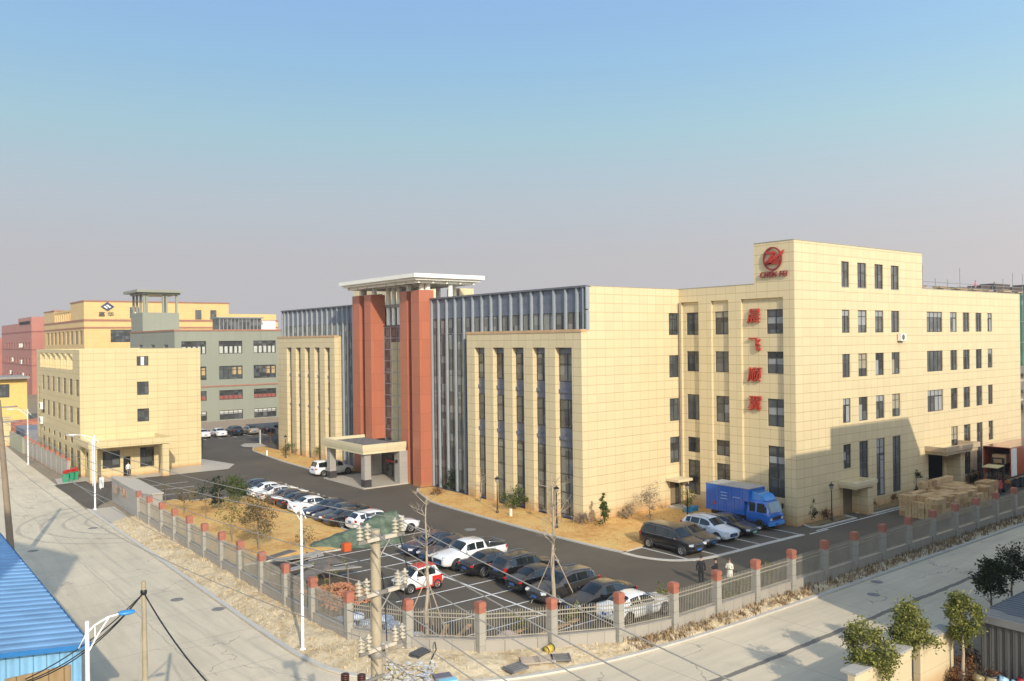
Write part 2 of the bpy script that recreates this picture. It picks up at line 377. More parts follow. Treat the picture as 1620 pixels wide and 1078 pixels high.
for _ in range(8000):
    p = verge_pt(rng); a = rng.uniform(0, 6.28); h = rng.uniform(.05, .24); l = rng.uniform(.05,.25); wd = rng.uniform(.012,.03)
    if p[0] > 19.9 and rng.random() < .72: continue
    dx, dy = math.cos(a), math.sin(a)
    m.face([(p[0]-dy*wd, p[1]+dx*wd, p[2]-.03), (p[0]+dy*wd, p[1]-dx*wd, p[2]-.03), (p[0]+dx*l, p[1]+dy*l, p[2]+h)])
mStraw = plain('dry_straw', (.56, .43, .24), .9, var=.35, scale=2)
struct(m.build('dry_grass', mStraw), 'stuff')
m = MB()                                                    # withered weeds on the soil of the eastern verge
for _ in range(2600):
    p = verge_pt(rng)
    if p[0] < 30: continue
    for q in range(rng.choice((2,4,6))):
        a = rng.uniform(0, 6.28); h = rng.uniform(.05,.30); l = rng.uniform(.03,.16); x0 = p[0]+rng.uniform(-.12,.12); y0 = p[1]+rng.uniform(-.12,.12); dx, dy = math.cos(a), math.sin(a)
        m.face([(x0-dy*.02, y0+dx*.02, p[2]-.03), (x0+dy*.02, y0-dx*.02, p[2]-.03), (x0+dx*l+dy*.03, y0+dy*l-dx*.03, p[2]+h), (x0+dx*l-dy*.03, y0+dy*l+dx*.03, p[2]+h*.9)])
struct(m.build('withered_weeds', plain('withered_stalks', (.25,.17,.09), .9, var=.4, scale=1.5)), 'stuff')
# ---- lawn inside the fence and planting strips round the building
def slab(name, mat, poly, z1, bump=.0, z0=-.02):
    m = MB(); m.prism(poly, z0, z1); m.fix = True; return struct(m.build(name, mat))
LAWN = [(20.0,58.2),(31.5,57.4),(31.8,60),(31.8,82.5),(30,84),(26.2,84.6),(24.9,86.4),(21.9,86.6),(20.0,80)]
def turf(name, mat, poly, h=.1, amp=.06, step=.8):
    bm = bmesh.new(); vs = [bm.verts.new((x, y, h)) for x, y in poly]; f = bm.faces.new(vs)
    xs = [p[0] for p in poly]; ys = [p[1] for p in poly]
    def cut(lo, hi, axis):
        v = lo+step
        while v < hi:
            g_ = bm.verts[:]+bm.edges[:]+bm.faces[:]
            bmesh.ops.bisect_plane(bm, geom=g_, plane_co=(v, v, 0), plane_no=(1,0,0) if axis == 0 else (0,1,0)); v += step
    cut(min(xs), max(xs), 0); cut(min(ys), max(ys), 1)
    for v in bm.verts:
        if not v.is_boundary: v.co.z += amp*(noise.noise(v.co*.35)+.6*noise.noise(v.co*1.3))+amp*.8
    me = bpy.data.meshes.new(name); bm.to_mesh(me); bm.free(); me.materials.append(mat)
    for p in me.polygons: p.use_smooth = True
    o = bpy.data.objects.new(name, me); COL.objects.link(o); return struct(o)
turf('lawn', mLawn, LAWN, .12, .09); kerb([(31.9,57.2),(31.95,60),(31.95,82.6),(30.1,84.2),(26.3,84.8),(25,86.6)], .16, .12); kerb([(20.2,58.0),(31.9,57.2)], .16, .12)
FK = smooth([(46.8,121.5),(45.4,118.2),(45.0,115),(44.2,105),(44.0,96),(43.9,91.5)], 4)
turf('grass_strip_north', mLawn, FK + [(48.3,90.5),(48.3,121.5)], .1, .05); kerb(FK, .2, .13)
FK2 = smooth([(46.6,75.6),(45.8,74.4),(45.2,72.8),(44.4,70.6),(43.7,68),(43.4,60),(43.3,52),(43.5,46),(43.8,43.2)], 4)
turf('grass_strip_south', mLawn, [(48.3,75.5)] + FK2 + [(45.9,43.4),(57.9,45.3),(60.6,47.5),(60.6,52.2),(48.3,52.2)], .1, .05)
FK3 = smooth([(43.8,43.2),(43.9,41.5),(44.8,39.6),(46.6,38.5),(49,38.2),(53,38.15),(58.4,38.0)], 4)
kerb(FK2, .2, .13); kerb(FK3, .42, .05); kerb([(44.2,43.3),(46.0,43.4)], .14, .1)
turf('bed_south', mShadeBed, [(61.4,38.9),(66.5,38.8),(67.0,39.9),(61.0,39.95)], .1, .05); kerb([(61.3,39.8),(60.9,38.9),(61.8,38.5),(66.9,38.5),(67.2,39.7)], .18, .12)
turf('bed_south_mid', mShadeBed, [(69.3,38.8),(81.6,38.6),(81.8,39.9),(69.1,39.95)], .1, .05); kerb([(69.0,39.7),(69.1,38.7),(70,38.4),(81.7,38.3),(82.1,39.7)], .18, .12)
turf('bed_south_east', mShadeBed, [(86.6,38.5),(103.5,38.2),(103.5,39.9),(86.6,39.95)], .1, .05); kerb([(86.3,39.7),(86.4,38.4),(88,38.1),(104,37.9)], .18, .12)
sheet('gatehouse_pavement', mPave, [(21.0,103.2),(36.5,103.2),(38.6,106.8),(36.4,118),(35.4,118),(35.4,109.3),(21.0,109.3)], .05)
sheet('gate_pavement', mPave, [(17.75,78.9),(19.5,78.9),(19.8,87.0),(17.75,87.0)], .045)
sheet('bin_pavement', mPave, [(18.1,104.8),(21.0,105.2),(21.0,109.5),(18.6,109.5)], .05)
sheet('far_bank', plain('brown_bank', (.30,.22,.15), .9), [(36,150),(75,146),(75,165),(36,165)], .3)
# ---- painted lines
m = MB(); L_ = lambda *b: m.face([(b[0],b[1],.013),(b[2],b[1],.013),(b[2],b[3],.013),(b[0],b[3],.013)])
L_(30.55,34.0,30.68,56.2)
for k in range(10): y = 33.9+2.47*k; L_(25.4,y,30.55,y+.11); L_(30.68,y,35.8,y+.11)
for k in range(12): y = 58.4+2.47*k; L_(32.2,y,36.9,y+.11)
L_(36.9,57.6,37.02,88.2); 
for x in (45.95,48.45,50.9,53.35,55.8,58.3): L_(x,38.4,x+.11,43.6)
L_(22.2,90.2,30.2,90.32); L_(21.9,93.6,29.4,93.72); L_(23.2,97,29.8,97.12)
for k in range(12): x = 42.5+2.5*k; L_(x,137.2,x+.12,142.5)
L_(60.4,38.05,90,38.17); L_(59,37.75,61.6,37.87)
struct(m.build('road_markings', mLine))
mIron = plain('iron_cover', (.20,.185,.165), .7)
for lab, px, py in (('round iron manhole cover in shade on the right-hand road',1382,941),('small square-looking drain cover nearest the kerb in shade on the right-hand road',1387,921),('round manhole cover on the left-hand road right of the cut-off pole',280,949),('manhole cover beside the kerb opposite the gate sign wall',147,836),('manhole cover in the shadow by the blue shed roof',52,872),('square drain cover by the kerb near the white street lamp',345,964)):
    p = G(px, py); m = MB(); m.lathe((p.x, p.y, .006), [(.001,.012),(.34,.012),(.38,0)], 18); tag(m.build('manhole_cover', mIron), lab, 'manhole cover', 'manhole covers in the roads')
for lab, px, py in (('pale manhole patch in the asphalt drive near the pickup',744,838),):
    p = G(px, py); m = MB(); m.lathe((p.x, p.y, .009), [(.001,.012),(.42,.012),(.5,0)], 18); tag(m.build('manhole_cover', plain('pale_cover', (.2,.19,.17), .8)), lab, 'manhole cover')

m = MB(); gr_ = random.Random(21)
for _ in range(11000):
    k = gr_.random()
    if k < .6: x, y = gr_.uniform(20.4,31.6), gr_.uniform(58.6,83.5)
    elif k < .85: x, y = gr_.uniform(44.5,47.9), gr_.uniform(44.5,74)
    elif k < .92: x, y = gr_.uniform(48.3,58), gr_.uniform(46.0,51.8)
    else: x, y = gr_.uniform(45.2,47.9), gr_.uniform(92,116)
    if noise.noise((x*.3, y*.3, 2)) < -.12: continue
    a = gr_.uniform(0,6.28); h = gr_.uniform(.04,.15); l = gr_.uniform(.02,.12); wd = gr_.uniform(.012,.03); dx, dy = math.cos(a), math.sin(a); z = .13+.05*noise.noise((x*.35,y*.35,0))
    m.face([(x-dy*wd,y+dx*wd,z),(x+dy*wd,y-dx*wd,z),(x+dx*l,y+dy*l,z+h)])
mt_ = N('withered_turf'); g_ = mt_.n('NewGeometry'); mt_.col(mt_.ramp(g_.outputs['Random Per Island'], [(0,(.30,.19,.07)),(.4,(.48,.33,.13)),(.75,(.56,.42,.19)),(.9,(.30,.27,.09)),(1,(.16,.19,.06))])); struct(m.build('lawn_grass', mt_.set(.9, 0, .1)), 'stuff')
# ---------------------------------------------------------------- walls with openings, windows
def W(axis, c, u, z): return (u, c, z) if axis == 'y' else (c, u, z)     # 'y': wall facing -Y at Y=c ; 'x': wall facing -X at X=c
def hole_wall(m, axis, c, u0, u1, z0, z1, holes, depth=.16):
    us = sorted({u0, u1, *[q for h in holes for q in h[:2]]}); zs = sorted({z0, z1, *[q for h in holes for q in h[2:4]]})
    for i in range(len(us)-1):
        for j in range(len(zs)-1):
            a, b, e, f = us[i], us[i+1], zs[j], zs[j+1]; mu, mz = (a+b)/2, (e+f)/2
            if a < u0 or b > u1 or e < z0 or f > z1: continue
            if any(h[0] < mu < h[1] and h[2] < mz < h[3] for h in holes): continue
            p = [W(axis, c, a, e), W(axis, c, b, e), W(axis, c, b, f), W(axis, c, a, f)]
            m.face(p if axis == 'y' else p[::-1])
    for h in holes:
        a, b, e, f = h[:4]; d = c+depth
        for (ua, za), (ub, zb) in (((a,e),(b,e)),((b,e),(b,f)),((b,f),(a,f)),((a,f),(a,e))):
            p = [W(axis, c, ua, za), W(axis, d, ua, za), W(axis, d, ub, zb), W(axis, c, ub, zb)]
            m.face(p if axis == 'y' else p[::-1])
def wbox(m, axis, c0, c1, u0, u1, z0, z1):
    if axis == 'y': m.box(u0, c0, z0, u1, c1, z1)
    else: m.box(c0, u0, z0, c1, u1, z1)
wrng = random.Random(11)
def window(par, axis, c, h, vb=(.5,), hb=(.72,), depth=.16, blind=None, glass=None, frame=None, fw=.055, name='window'):
    a, b, e, f = h[:4]; d = c+depth
    m = MB(); wbox(m, axis, d-.03, d+.02, a, b, e, f)
    o = m.build(name, glass or mGlass, par)
    m = MB()
    wbox(m, axis, d-.07, d-.028, a, a+fw, e, f); wbox(m, axis, d-.07, d-.028, b-fw, b, e, f)
    wbox(m, axis, d-.07, d-.028, a+fw, b-fw, e, e+fw); wbox(m, axis, d-.07, d-.028, a+fw, b-fw, f-fw, f)
    for v in vb: u = a+(b-a)*v; wbox(m, axis, d-.068, d-.029, u-fw/2, u+fw/2, e+fw, f-fw)
    for v in hb: z = e+(f-e)*v; wbox(m, axis, d-.069, d-.0295, a+fw, b-fw, z-fw/2, z+fw/2)
    o2 = m.build('frame', frame or mFrame, o)
    if blind:
        m = MB()
        for (x0, x1, y0, y1) in blind[1]:
            wbox(m, axis, d-.036, d-.0305, a+(b-a)*x0+fw*.6, a+(b-a)*x1-fw*.6, e+(f-e)*y0, e+(f-e)*y1-fw)
        m.build('blind', blind[0], o)
    return o
def blinds(k):
    r = wrng.random()
    if r < .38: return None
    m = mBlind if wrng.random() < .75 else mBlindY
    if r < .62: return (m, [(0, 1, .74, 1)])
    if r < .78: return (m, [(0, .5, wrng.choice((.02,.35)), .7)])
    if r < .9: return (m, [(.5, 1, .02, .7), (0, 1, .74, 1)])
    return (m, [(0, 1, .35, .98)])
# ================================================================ MAIN BUILDING
main = thing('office_building', 'long cream tiled factory office building with four terracotta columns and a floating white roof', 'office building', (60.38, 39.84, 0))
XF, XG, YA, XB, YC, TOP = 48.11, 48.60, 51.99, 60.38, 39.84, 19.93
# --- right block, face to the camera (-Y)
HY = []
def row(z0, z1, cols):
    for u0, u1 in cols: HY.append((u0, u1, z0, z1))
c4 = [(67.4,68.64),(69.99,71.47),(72.87,74.35),(75.73,77.22)]; c5 = [(82.48,85.69),(87.33,88.81),(90.14,91.64),(93.05,94.47),(95.88,97.02)]
row(19.64, 21.92, c4)
for z0, z1 in ((15.74,17.72),(11.87,13.9),(7.95,10.05)): row(z0, z1, c4+c5)
row(3.97, 6.08, c4[:1]); row(.96, 6.14, c4[1:]); row(1.06, 6.17, c5[1:4]); row(4.13, 6.18, c5[4:])
DOOR = (82.5, 85.7, .0, 4.0); SIDE = (67.25, 68.85, .0, 2.5)
main_wall = MB()
hole_wall(main_wall, 'y', YC, XB, 81.68, 0, 23.32, [h for h in HY if h[0] < 81]+[SIDE])
hole_wall(main_wall, 'y', YC, 81.68, 104.2, 0, TOP, [h for h in HY if h[0] > 81]+[DOOR])
# --- sign side (-X) with three recessed bays
BAY = [(49.7,51.99-.25,0,18.72),(46.40,48.3,0,18.72),(40.92,45.09,0,18.72)]
RD = .25
hole_wall(main_wall, 'x', XB, YC, YA, 0, TOP, BAY, RD)
WZ = [(15.72,17.76),(12.4,14.24),(8.0,10.3),(5.03,6.4),(1.2,4.33)]
HX = []
for (a, b), zs in (((49.7,51.3),WZ),((46.4,48.05),WZ),((40.94,42.67),WZ[:3]+[(2.13,6.37)])):
    for e, f in zs: HX.append((a, b, e, f))
for bay in BAY: hole_wall(main_wall, 'x', XB+RD, bay[0], bay[1], 0, 18.72, [h for h in HX if bay[0] <= h[0] < bay[1]], .14)
# tower sides and back, far end wall
main_wall.face([(XB,YC,TOP),(XB,YC,23.32),(XB,43.7,23.32),(XB,43.7,TOP)])
main_wall.face([(81.68,YC,TOP),(81.68,43.7,TOP),(81.68,43.7,23.32),(81.68,YC,23.32)])
main_wall.face([(XB,43.7,TOP),(XB,43.7,23.32),(81.68,43.7,23.32),(81.68,43.7,TOP)])
main_wall.face([(104.2,YC,0),(104.2,62,0),(104.2,62,TOP),(104.2,YC,TOP)])
# --- blank wall of the wing (-Y) with one column of windows by the corner
HA = [(59.0,60.28,15.74,17.75),(59.0,60.28,11.85,13.87),(59.0,60.28,7.86,9.93),(59.0,60.28,4.03,6.39)]
ADOOR = (58.95,60.3,0,2.35)
hole_wall(main_wall, 'y', YA, 48.11, 60.38, 0, 16.22, [h for h in HA if h[3] < 16.2]+[(59.0,60.28,15.74,16.22), ADOOR])
hole_wall(main_wall, 'y', YA, 48.95, 60.38, 16.22, TOP, [(59.0,60.28,16.22,17.75)])
main_wall.build('wall', mCream, main); main_wall = MB()
# --- the two wings (-X) with tall recesses
WR = [(53.2,55.35),(56.7,58.39),(59.68,61.38),(62.61,64.32),(65.66,67.3)]; WLc = [(98.4,100.36),(101.99,103.34),(104.8,106.33),(107.69,109.24),(110.73,112.26)]
WLc = [(98.9,100.4),(101.85,103.4),(104.8,106.4),(107.7,109.3),(110.7,112.3)]
hole_wall(main_wall, 'x', XF, YA, 68.62, 0, 16.22, [(a, b, 0, 14.76) for a, b in WR], .5)
w2 = MB()
hole_wall(w2, 'x', XF, 97.55, 115.5, 0, 16.22, [(a, b, 0, 14.76) for a, b in WLc], .5)
for y, mw in ((68.62, main_wall), (115.5, w2)): mw.face([(XF,y,0),(XF,y,16.22),(49.3,y,16.22),(49.3,y,0)])
w2.face([(XF,97.55,0),(49.3,97.55,0),(49.3,97.55,16.22),(XF,97.55,16.22)])
for a, b, mw in ((YA, 68.62, main_wall), (97.55, 115.5, w2)): mw.face([(XF,a,16.22),(49.3,a,16.22),(49.3,b,16.22),(XF,b,16.22)])
w2.face([(49,115.5,0),(49,115.5,TOP),(75,115.5,TOP),(75,115.5,0)])
main_wall.build('wall', mCream, main); w2.build('wall', mCream, main)
m = MB()                                                            # coping bands proud of the wall
m.box(XF-.06, YA-.04, 16.06, XF+.6, 68.66, 16.30); m.box(XF-.06, 97.5, 16.06, XF+.6, 115.55, 16.30)
m.build_each('coping', plain('tan_coping', (.50,.31,.16), .5), main)
m = MB(); m.box(XB+.02, YC+.02, 23.30, 81.66, 43.68, 23.36); m.box(XB+.05, YC+.05, TOP-.5, 104.15, 62, TOP-.2); m.box(49.2, YA+.05, TOP-.6, 75, 115.45, TOP-.25); m.box(XB+.5, YA, TOP-.55,104.1,62,TOP-.22)
m.build_each('roof', mRoof, main)
m = MB()
for a, b in (((XB-.01,YC-.02),(81.7,YC-.02)),): m.box(a[0], YC-.03, 23.33, b[0], YC+.14, 23.39)
m.box(XB-.03, YC+.14, 23.33, XB+.14, 43.7, 23.39); m.box(81.7, YC-.03, TOP+.005, 104.23, YC+.14, TOP+.06); m.box(XB-.03, 43.72, TOP+.005, XB+.14, YA-.03, TOP+.06); m.box(49, YA-.03, TOP+.005, XB+.14, YA+.14, TOP+.06)
m.build_each('parapet_trim', plain('grey_trim', (.30,.28,.25), .5), main)
# --- windows of those walls
for h in HY:
    wide = h[1]-h[0] > 2.5
    tall = h[3]-h[2] > 3.5
    hb = (.3, .62, .84) if tall else ((.62,) if h[3] > 20 else (.72,))
    window(main, 'y', YC, h, vb=(.25,.5,.75) if wide else (.5,), hb=hb, blind=None if h[3] > 20 or tall and wrng.random() < .5 else blinds(0))
for i, h in enumerate(HX):
    tall = h[3]-h[2] > 3
    bl = (mBlind, [(0,.5,.42,.74),(.5,1,.42,.74)]) if 41 < h[1] < 43 and not tall else ((mBlind, [(0,1,.66,.8)]) if h[1] < 43 else (blinds(0) if h[3] > 7 else None))
    window(main, 'x', XB+RD, h, hb=(.33,.64,.82) if tall else (.7,), depth=.14, blind=bl)
for h in HA: window(main, 'y', YA, h)
# --- glass strips, spandrels in the recesses
for wing in (WR, WLc):
    for a, b in wing:
        for z0, z1, hb in ((11.8,14.24,(.62,)),(7.8,10.28,(.62,)),(.35,6.16,(.33,.6,.86))):
            g = window(main, 'x', XG, (a, b, z0, z1), vb=(.5,), hb=hb, depth=.05, glass=mGlassB, fw=.07)
            if wrng.random() < .5 and z0 > 1: pass
        m = MB(); m.box(XG, a, 14.24, XG+.06, b, 14.76); m.box(XG, a, 10.28, XG+.06, b, 11.8); m.box(XG, a, 6.16, XG+.06, b, 7.8); m.box(XG, a, .1, XG+.06, b, .35)
        m.box(XG-.12, a, 10.85, XG, b, 11.15); m.box(XG-.12, a, 6.8, XG, b, 7.06)
        m.build_each('spandrel', mBlueP, main)
# --- blue curtain wall with fins between the wings
XC = 48.95
m = MB()
for a, b in ((YA+.02, 76.2), (91.2, 115.45)):
    m.box(XC, a, 17.78, XC+.3, b, 19.86)
m.box(XC-.02, YA+.02, 18.72, XC, 76.2, 18.78); m.box(XC-.02, 91.2, 18.72, XC, 115.45, 18.78)
m.build_each('parapet_panel', mBlueP, main)
FR = [52.42,53.25,54.7,56.25,57.95,59.35,60.85,62.4,64.05,65.5,67.0,68.55,70.1,71.65,73.2,74.75,76.05]
FL = [91.35,92.6,93.9,95.3,96.6,98.1,99.6,101.05,102.55,104.05,105.65,107.15,108.6,110.15,111.75,113.3,114.6,115.4]
for fl, lo in ((FR, 68.62), (FL, 0)):
    for i in range(len(fl)-1):
        a, b = fl[i]+.11, fl[i+1]-.11
        full = (a > lo) if lo else b < 97.6
        window(main, 'x', XC, (a, b, 16.2, 17.78), vb=(.4,), hb=(), depth=.06, glass=mGlassB, fw=.05)
        if full:
            window(main, 'x', XC, (a, b, .15, 16.18), vb=(.5,), hb=[(z-.15)/16.03 for z in (2.2,4.1,6.1,8.0,9.9,11.9,13.9)], depth=.06, glass=mGlassB, fw=.06)
    for y in fl:
        z0 = .05 if (y > 68.7 and y < 97.4) else 16.24
        bx('fin', mFin, main, (XC-.22, y-.085, z0, XC+.05, y+.085, 19.84))
m = MB(); m.box(XC-.30, YA-.02, 19.84, XC+.3, 76.2, 20.0); m.box(XC-.30, 91.2, 19.84, XC+.3, 115.5, 20.0); m.build_each('parapet_cap', plain('dark_cap', (.12,.125,.14), .4), main)
m = MB(); m.box(XC-.32, YA-.12, 18.0, XC+.05, YA, 19.84); m.box(XC-.32, YA-.12, 16.3, XC+.02, YA, 17.9); m.build_each('corner_fin', mFin, main)
# --- downpipe in the inner corner
m = MB(); m.tube([(XB-.14, YA-.2, .3),(XB-.14, YA-.2, 18.7)], .09); m.build('downpipe', plain('grey_brown_pipe', (.24,.2,.15), .5), main)
# --- terracotta columns, atrium glass, floating roof
for y0, y1, z0, x0 in ((76.2,77.85,0,47.38),(79.1,80.6,0,47.6),(86.6,88.1,4.25,47.3),(89.5,91.2,0,47.38)):
    bx('column', mRed, main, (x0, y0, z0, 49.2, y1, 20.86))
bx('column', mRed, main, (48.9, 77.8, 0, 49.3, 79.2, 19.5)); bx('column', mRed, main, (48.9, 88.0, 0, 49.3, 89.6, 19.5))
g = window(main, 'x', XC, (80.6, 86.6, .1, 17.15), vb=(.25,.5,.75), hb=[i/13 for i in range(1,13)], depth=.1, glass=mGlassE, frame=mFrameG, fw=.08, name='atrium_glass', blind=(plain('painted_reflection', (.42,.35,.2), .8), [(.27,.5,.09,.9),(.5,.73,.09,.9)]))  # tan panels paint the yellow reflections of the atrium glass
bx('terrace_slab', mFrame, main, (XC, 80.6, 17.15, 56, 86.6, 17.3))
bx('rear_wall', mRed, main, (55.0, 76, 17.3, 55.3, 91, 20.2))
rx0, rx1, ry0, ry1 = 46.0, 55.0, 74.85, 91.95
m = MB(); m.box(rx0, ry0, 22.08, rx1, ry1, 22.5); m.box(rx0+.35, ry0+.35, 21.84, rx1-.35, ry1-.35, 22.08)
for i in range(5): x = rx0+1.0+i*1.75; m.box(x-.12, ry0+.7, 21.55, x+.12, ry1-.7, 21.84)
for i in range(8): y = ry0+1.0+i*2.16; m.box(rx0+.7, y-.12, 21.56, rx1-.7, y+.12, 21.838)
m.build('floating_roof', mWhite, main)
for x, y in ((48.2,77),(48.3,79.8),(48.2,87.3),(48.2,90.3),(48.7,76.6),(48.8,90.8)):
    m = MB(); m.box(x-.2, y-.2, 20.86, x+.2, y+.2, 21.56); m.lathe((x, y, 20.9), [(.32,0),(.2,.35)], 8); m.build('roof_bracket', mWhite, main)
for x, y, z0 in ((49.5,83.9,17.3),(49.5,85.1,17.3),(49.5,86.3,17.3),(53.2,78.2,TOP-.3),(53.2,81.4,17.3),(51.4,76.3,TOP-.3),(54.3,90.5,TOP-.3)):
    m = MB(); m.tube([(x,y,z0),(x,y,21.56)], .27, 14); m.build('roof_post', mWhite, main)
# --- penthouses on the roof
m = MB(); m.box(54.5, 95.5, TOP-.3, 62, 104.5, 22.6); m.box(55.6, 80.6, TOP-.3, 57.6, 83.2, 21.5); m.build_each('stair_penthouse', mCream, main)
bx('penthouse_window', mGlass, main, (54.42, 96.6, 20.4, 54.5, 98.4, 21.6))
# --- entrance canopy
can = (42.12, 79.17, 47.4, 88.8)
m = MB(); x0, y0, x1, y1 = can
m.box(x0+.12, y0+.12, 3.62, x1, y1-.12, 3.95); m.box(x0+.05, y0+.05, 3.95, x1, y1-.05, 4.2); 
for q in ((x0,y0,4.2,x0+.3,y1,4.62),(x0+.3,y0,4.2,x1,y0+.3,4.62),(x0+.3,y1-.3,4.2,x1,y1,4.62)): m.box(*q)
canopy = m.build('canopy', mCreamStone, main)
bx('canopy_gravel', mGravel, canopy, (x0+.3, y0+.3, 4.2, x1, y1-.3, 4.30))
for x, y in ((42.55,79.6),(42.55,87.75)):
    m = MB(); m.box(x, y, .9, x+.75, y+.75, 3.62); o = m.build('canopy_column', mStoneG, main)
    bx('plinth', plain('dark_granite', (.05,.045,.045), .3), o, (x-.04, y-.04, .12, x+.79, y+.79, .9))
bx('porch_floor', mPave, main, (42.2, 79.2, -.02, 48.4, 88.7, .12))
bx('entrance_pier', mStoneG, main, (46.6, 79.3, .12, 48.9, 80.4, 3.62)); bx('entrance_pier', mStoneG, main, (46.9, 86.3, .12, 48.9, 88.6, 3.62))
window(main, 'x', 48.3, (80.4, 86.3, .15, 3.6), vb=(.2,.4,.6,.8), hb=(.75,), depth=.1, glass=mGlassE, name='entrance_door')
bx('red_banner', mSign, main, (48.24, 80.5, 1.75, 48.29, 85.2, 2.0))
bx('wall_lamp', mBlack, main, (46.45, 79.7, 2.3, 46.6, 79.95, 2.65))
# --- side canopies and doors
m = MB(); m.box(81.9, 37.9, 3.95, 88.75, YC, 4.25); m.box(81.75, 37.75, 4.25, 88.9, 37.95, 4.72); m.box(81.75, 37.95, 4.25, 81.95, YC, 4.72); m.box(88.7, 37.95, 4.25, 88.9, YC, 4.72)
m.build('loading_canopy', plain('tan_canopy', (.42,.32,.2), .6), main)
bx('loading_pier', mCream, main, (86.3, 38.5, 0, 87.2, YC, 3.95))
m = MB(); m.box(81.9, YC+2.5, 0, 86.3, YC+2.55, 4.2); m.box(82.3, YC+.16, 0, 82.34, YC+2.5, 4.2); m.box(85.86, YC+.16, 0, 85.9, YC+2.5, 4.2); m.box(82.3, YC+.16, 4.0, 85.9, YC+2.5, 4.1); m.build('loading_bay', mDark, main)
m = MB(); m.box(66.6, 38.3, 2.5, 69.9, YC, 2.72); m.box(66.5, 38.2, 2.72, 70.0, 38.4, 3.05); m.box(66.5, 38.4, 2.72, 66.7, YC, 3.05); m.box(69.8, 38.4, 2.72, 70.0, YC, 3.05); m.build('door_canopy', mCreamStone, main)
bx('porch_wall', mCream, main, (68.95, 38.5, 0, 69.8, YC, 2.5))
bx('side_door', plain('brown_door', (.16,.12,.07), .5), main, (67.25, YC+.1, 0, 68.85, YC+.15, 2.5))
m = MB(); m.box(58.3, 50.5, 2.5, 61.0-.7, YA, 2.72); m.build('door_canopy', mCreamStone, main)
m = MB(); m.box(58.95, YA+.12, 0, 60.3, YA+.16, 2.35); o = m.build('corner_door', plain('dark_door', (.05,.04,.03), .4), main)
bx('door_leaf', plain('brown_leaf', (.2,.15,.09), .5), o, (58.97, YA-.0, .05, 59.6, YA+.10, 2.3))
# --- red letters and emblem on the sign side
def onX(x, y, z): return Matrix(((0,0,-1,x),(-1,0,0,y),(0,1,0,z),(0,0,0,1)))     # text facing -X
XS = XB+RD-.16
for ch, z in (('晨',17.18),('飞',14.74),('顺',12.2),('翼',9.76)):
    text_mesh('sign_character', ch, 1.36, .09, mSign, onX(XS, 43.87, z), main, bold=.004, shear=.12)
text_mesh('sign_lettering', 'CHEN FEI', .66, .06, mSignD, onX(XB-.14, 41.72, 20.62), main, bold=.006, shear=.2, sx=.80, space=1.22)
ex, ey, ez = XB-.14, 41.78, 21.93
def epoly(m, pts, x0, x1):
    P0 = [(x0, ey-u, ez+v) for u, v in pts]; P1 = [(x1, ey-u, ez+v) for u, v in pts]
    m.face(P0); m.face(P1[::-1])
    for i in range(len(pts)): j = (i+1) % len(pts); m.face([P0[i], P1[i], P1[j], P0[j]])
m = MB(); rows_ = []
for k in range(41):
    a = 2*math.pi*k/40; rows_.append([(x_, ey-math.cos(a)*r_*.92, ez+math.sin(a)*r_) for x_, r_ in ((ex-.05,.98),(ex+.05,.98),(ex+.05,.84),(ex-.05,.84),(ex-.05,.98))])
m.grid(rows_, smooth=False); emb = m.build('emblem_ring', mSignD, main)
m = MB()
for pts in ([(-.66,.50),(-.60,.60),(.22,.60),(.30,.44),(.18,.34),(-.5,.44)][::-1],[(.30,.44),(.02,.40),(-.74,-.40),(-.62,-.46),(-.30,-.28)],[(-.74,-.46),(-.42,-.26),(1.10,.66),(.98,.34),(.30,-.10),(-.10,-.46)],[(-.1,-.2),(.34,-.06),(.66,-.02),(.60,-.13)],[(-.1,-.3),(.3,-.18),(.66,-.20),(.58,-.30)],[(-.5,-.46),(-.2,-.32),(.74,-.36),(.62,-.48)]): epoly(m, pts, ex-.1, ex+.05)
m.fix = True; m.build('emblem_wing', mSign, emb)
# --- air conditioners on the wall: they hang there, things of their own
def aircon(label, axis, c, u, z, s=1.0):
    r = thing('air_conditioner', label, 'air conditioner', W(axis, c-.2, u, z), 'air conditioner units on the walls')
    m = MB(); wbox(m, axis, c-.42, c-.08, u-.42*s, u+.42*s, z, z+.6*s); m.build('case', mWhite, r)
    ax = (0,-1,0) if axis == 'y' else (-1,0,0)
    m = MB(); m.lathe(W(axis, c-.425, u-.08*s, z+.3*s), [(.001,.01),(.22*s,.01),(.24*s,0)], 14, ax); m.build('fan_grille', plain('grille', (.12,.12,.12), .6), r)
    m = MB(); wbox(m, axis, c-.4, c, u-.3*s, u-.26*s, z-.05, z); wbox(m, axis, c-.4, c, u+.26*s, u+.3*s, z-.05, z); m.build('bracket', mFrameG, r)
aircon('white air conditioner unit high on the cream wall between two windows', 'y', YC, 77.2, 14.95, 1.15)
aircon('white air conditioner unit low beside the loading door', 'y', YC, 88.2, 1.9+.9, 1.1)
lerp_ = lambda a, b, t: a+(b-a)*t
def opq(px, py, Y):
    d = M3 @ Vector((px-CX, -(py-CY), -F)); t = Y/d.y; return Vector((0,0,H))+d*t
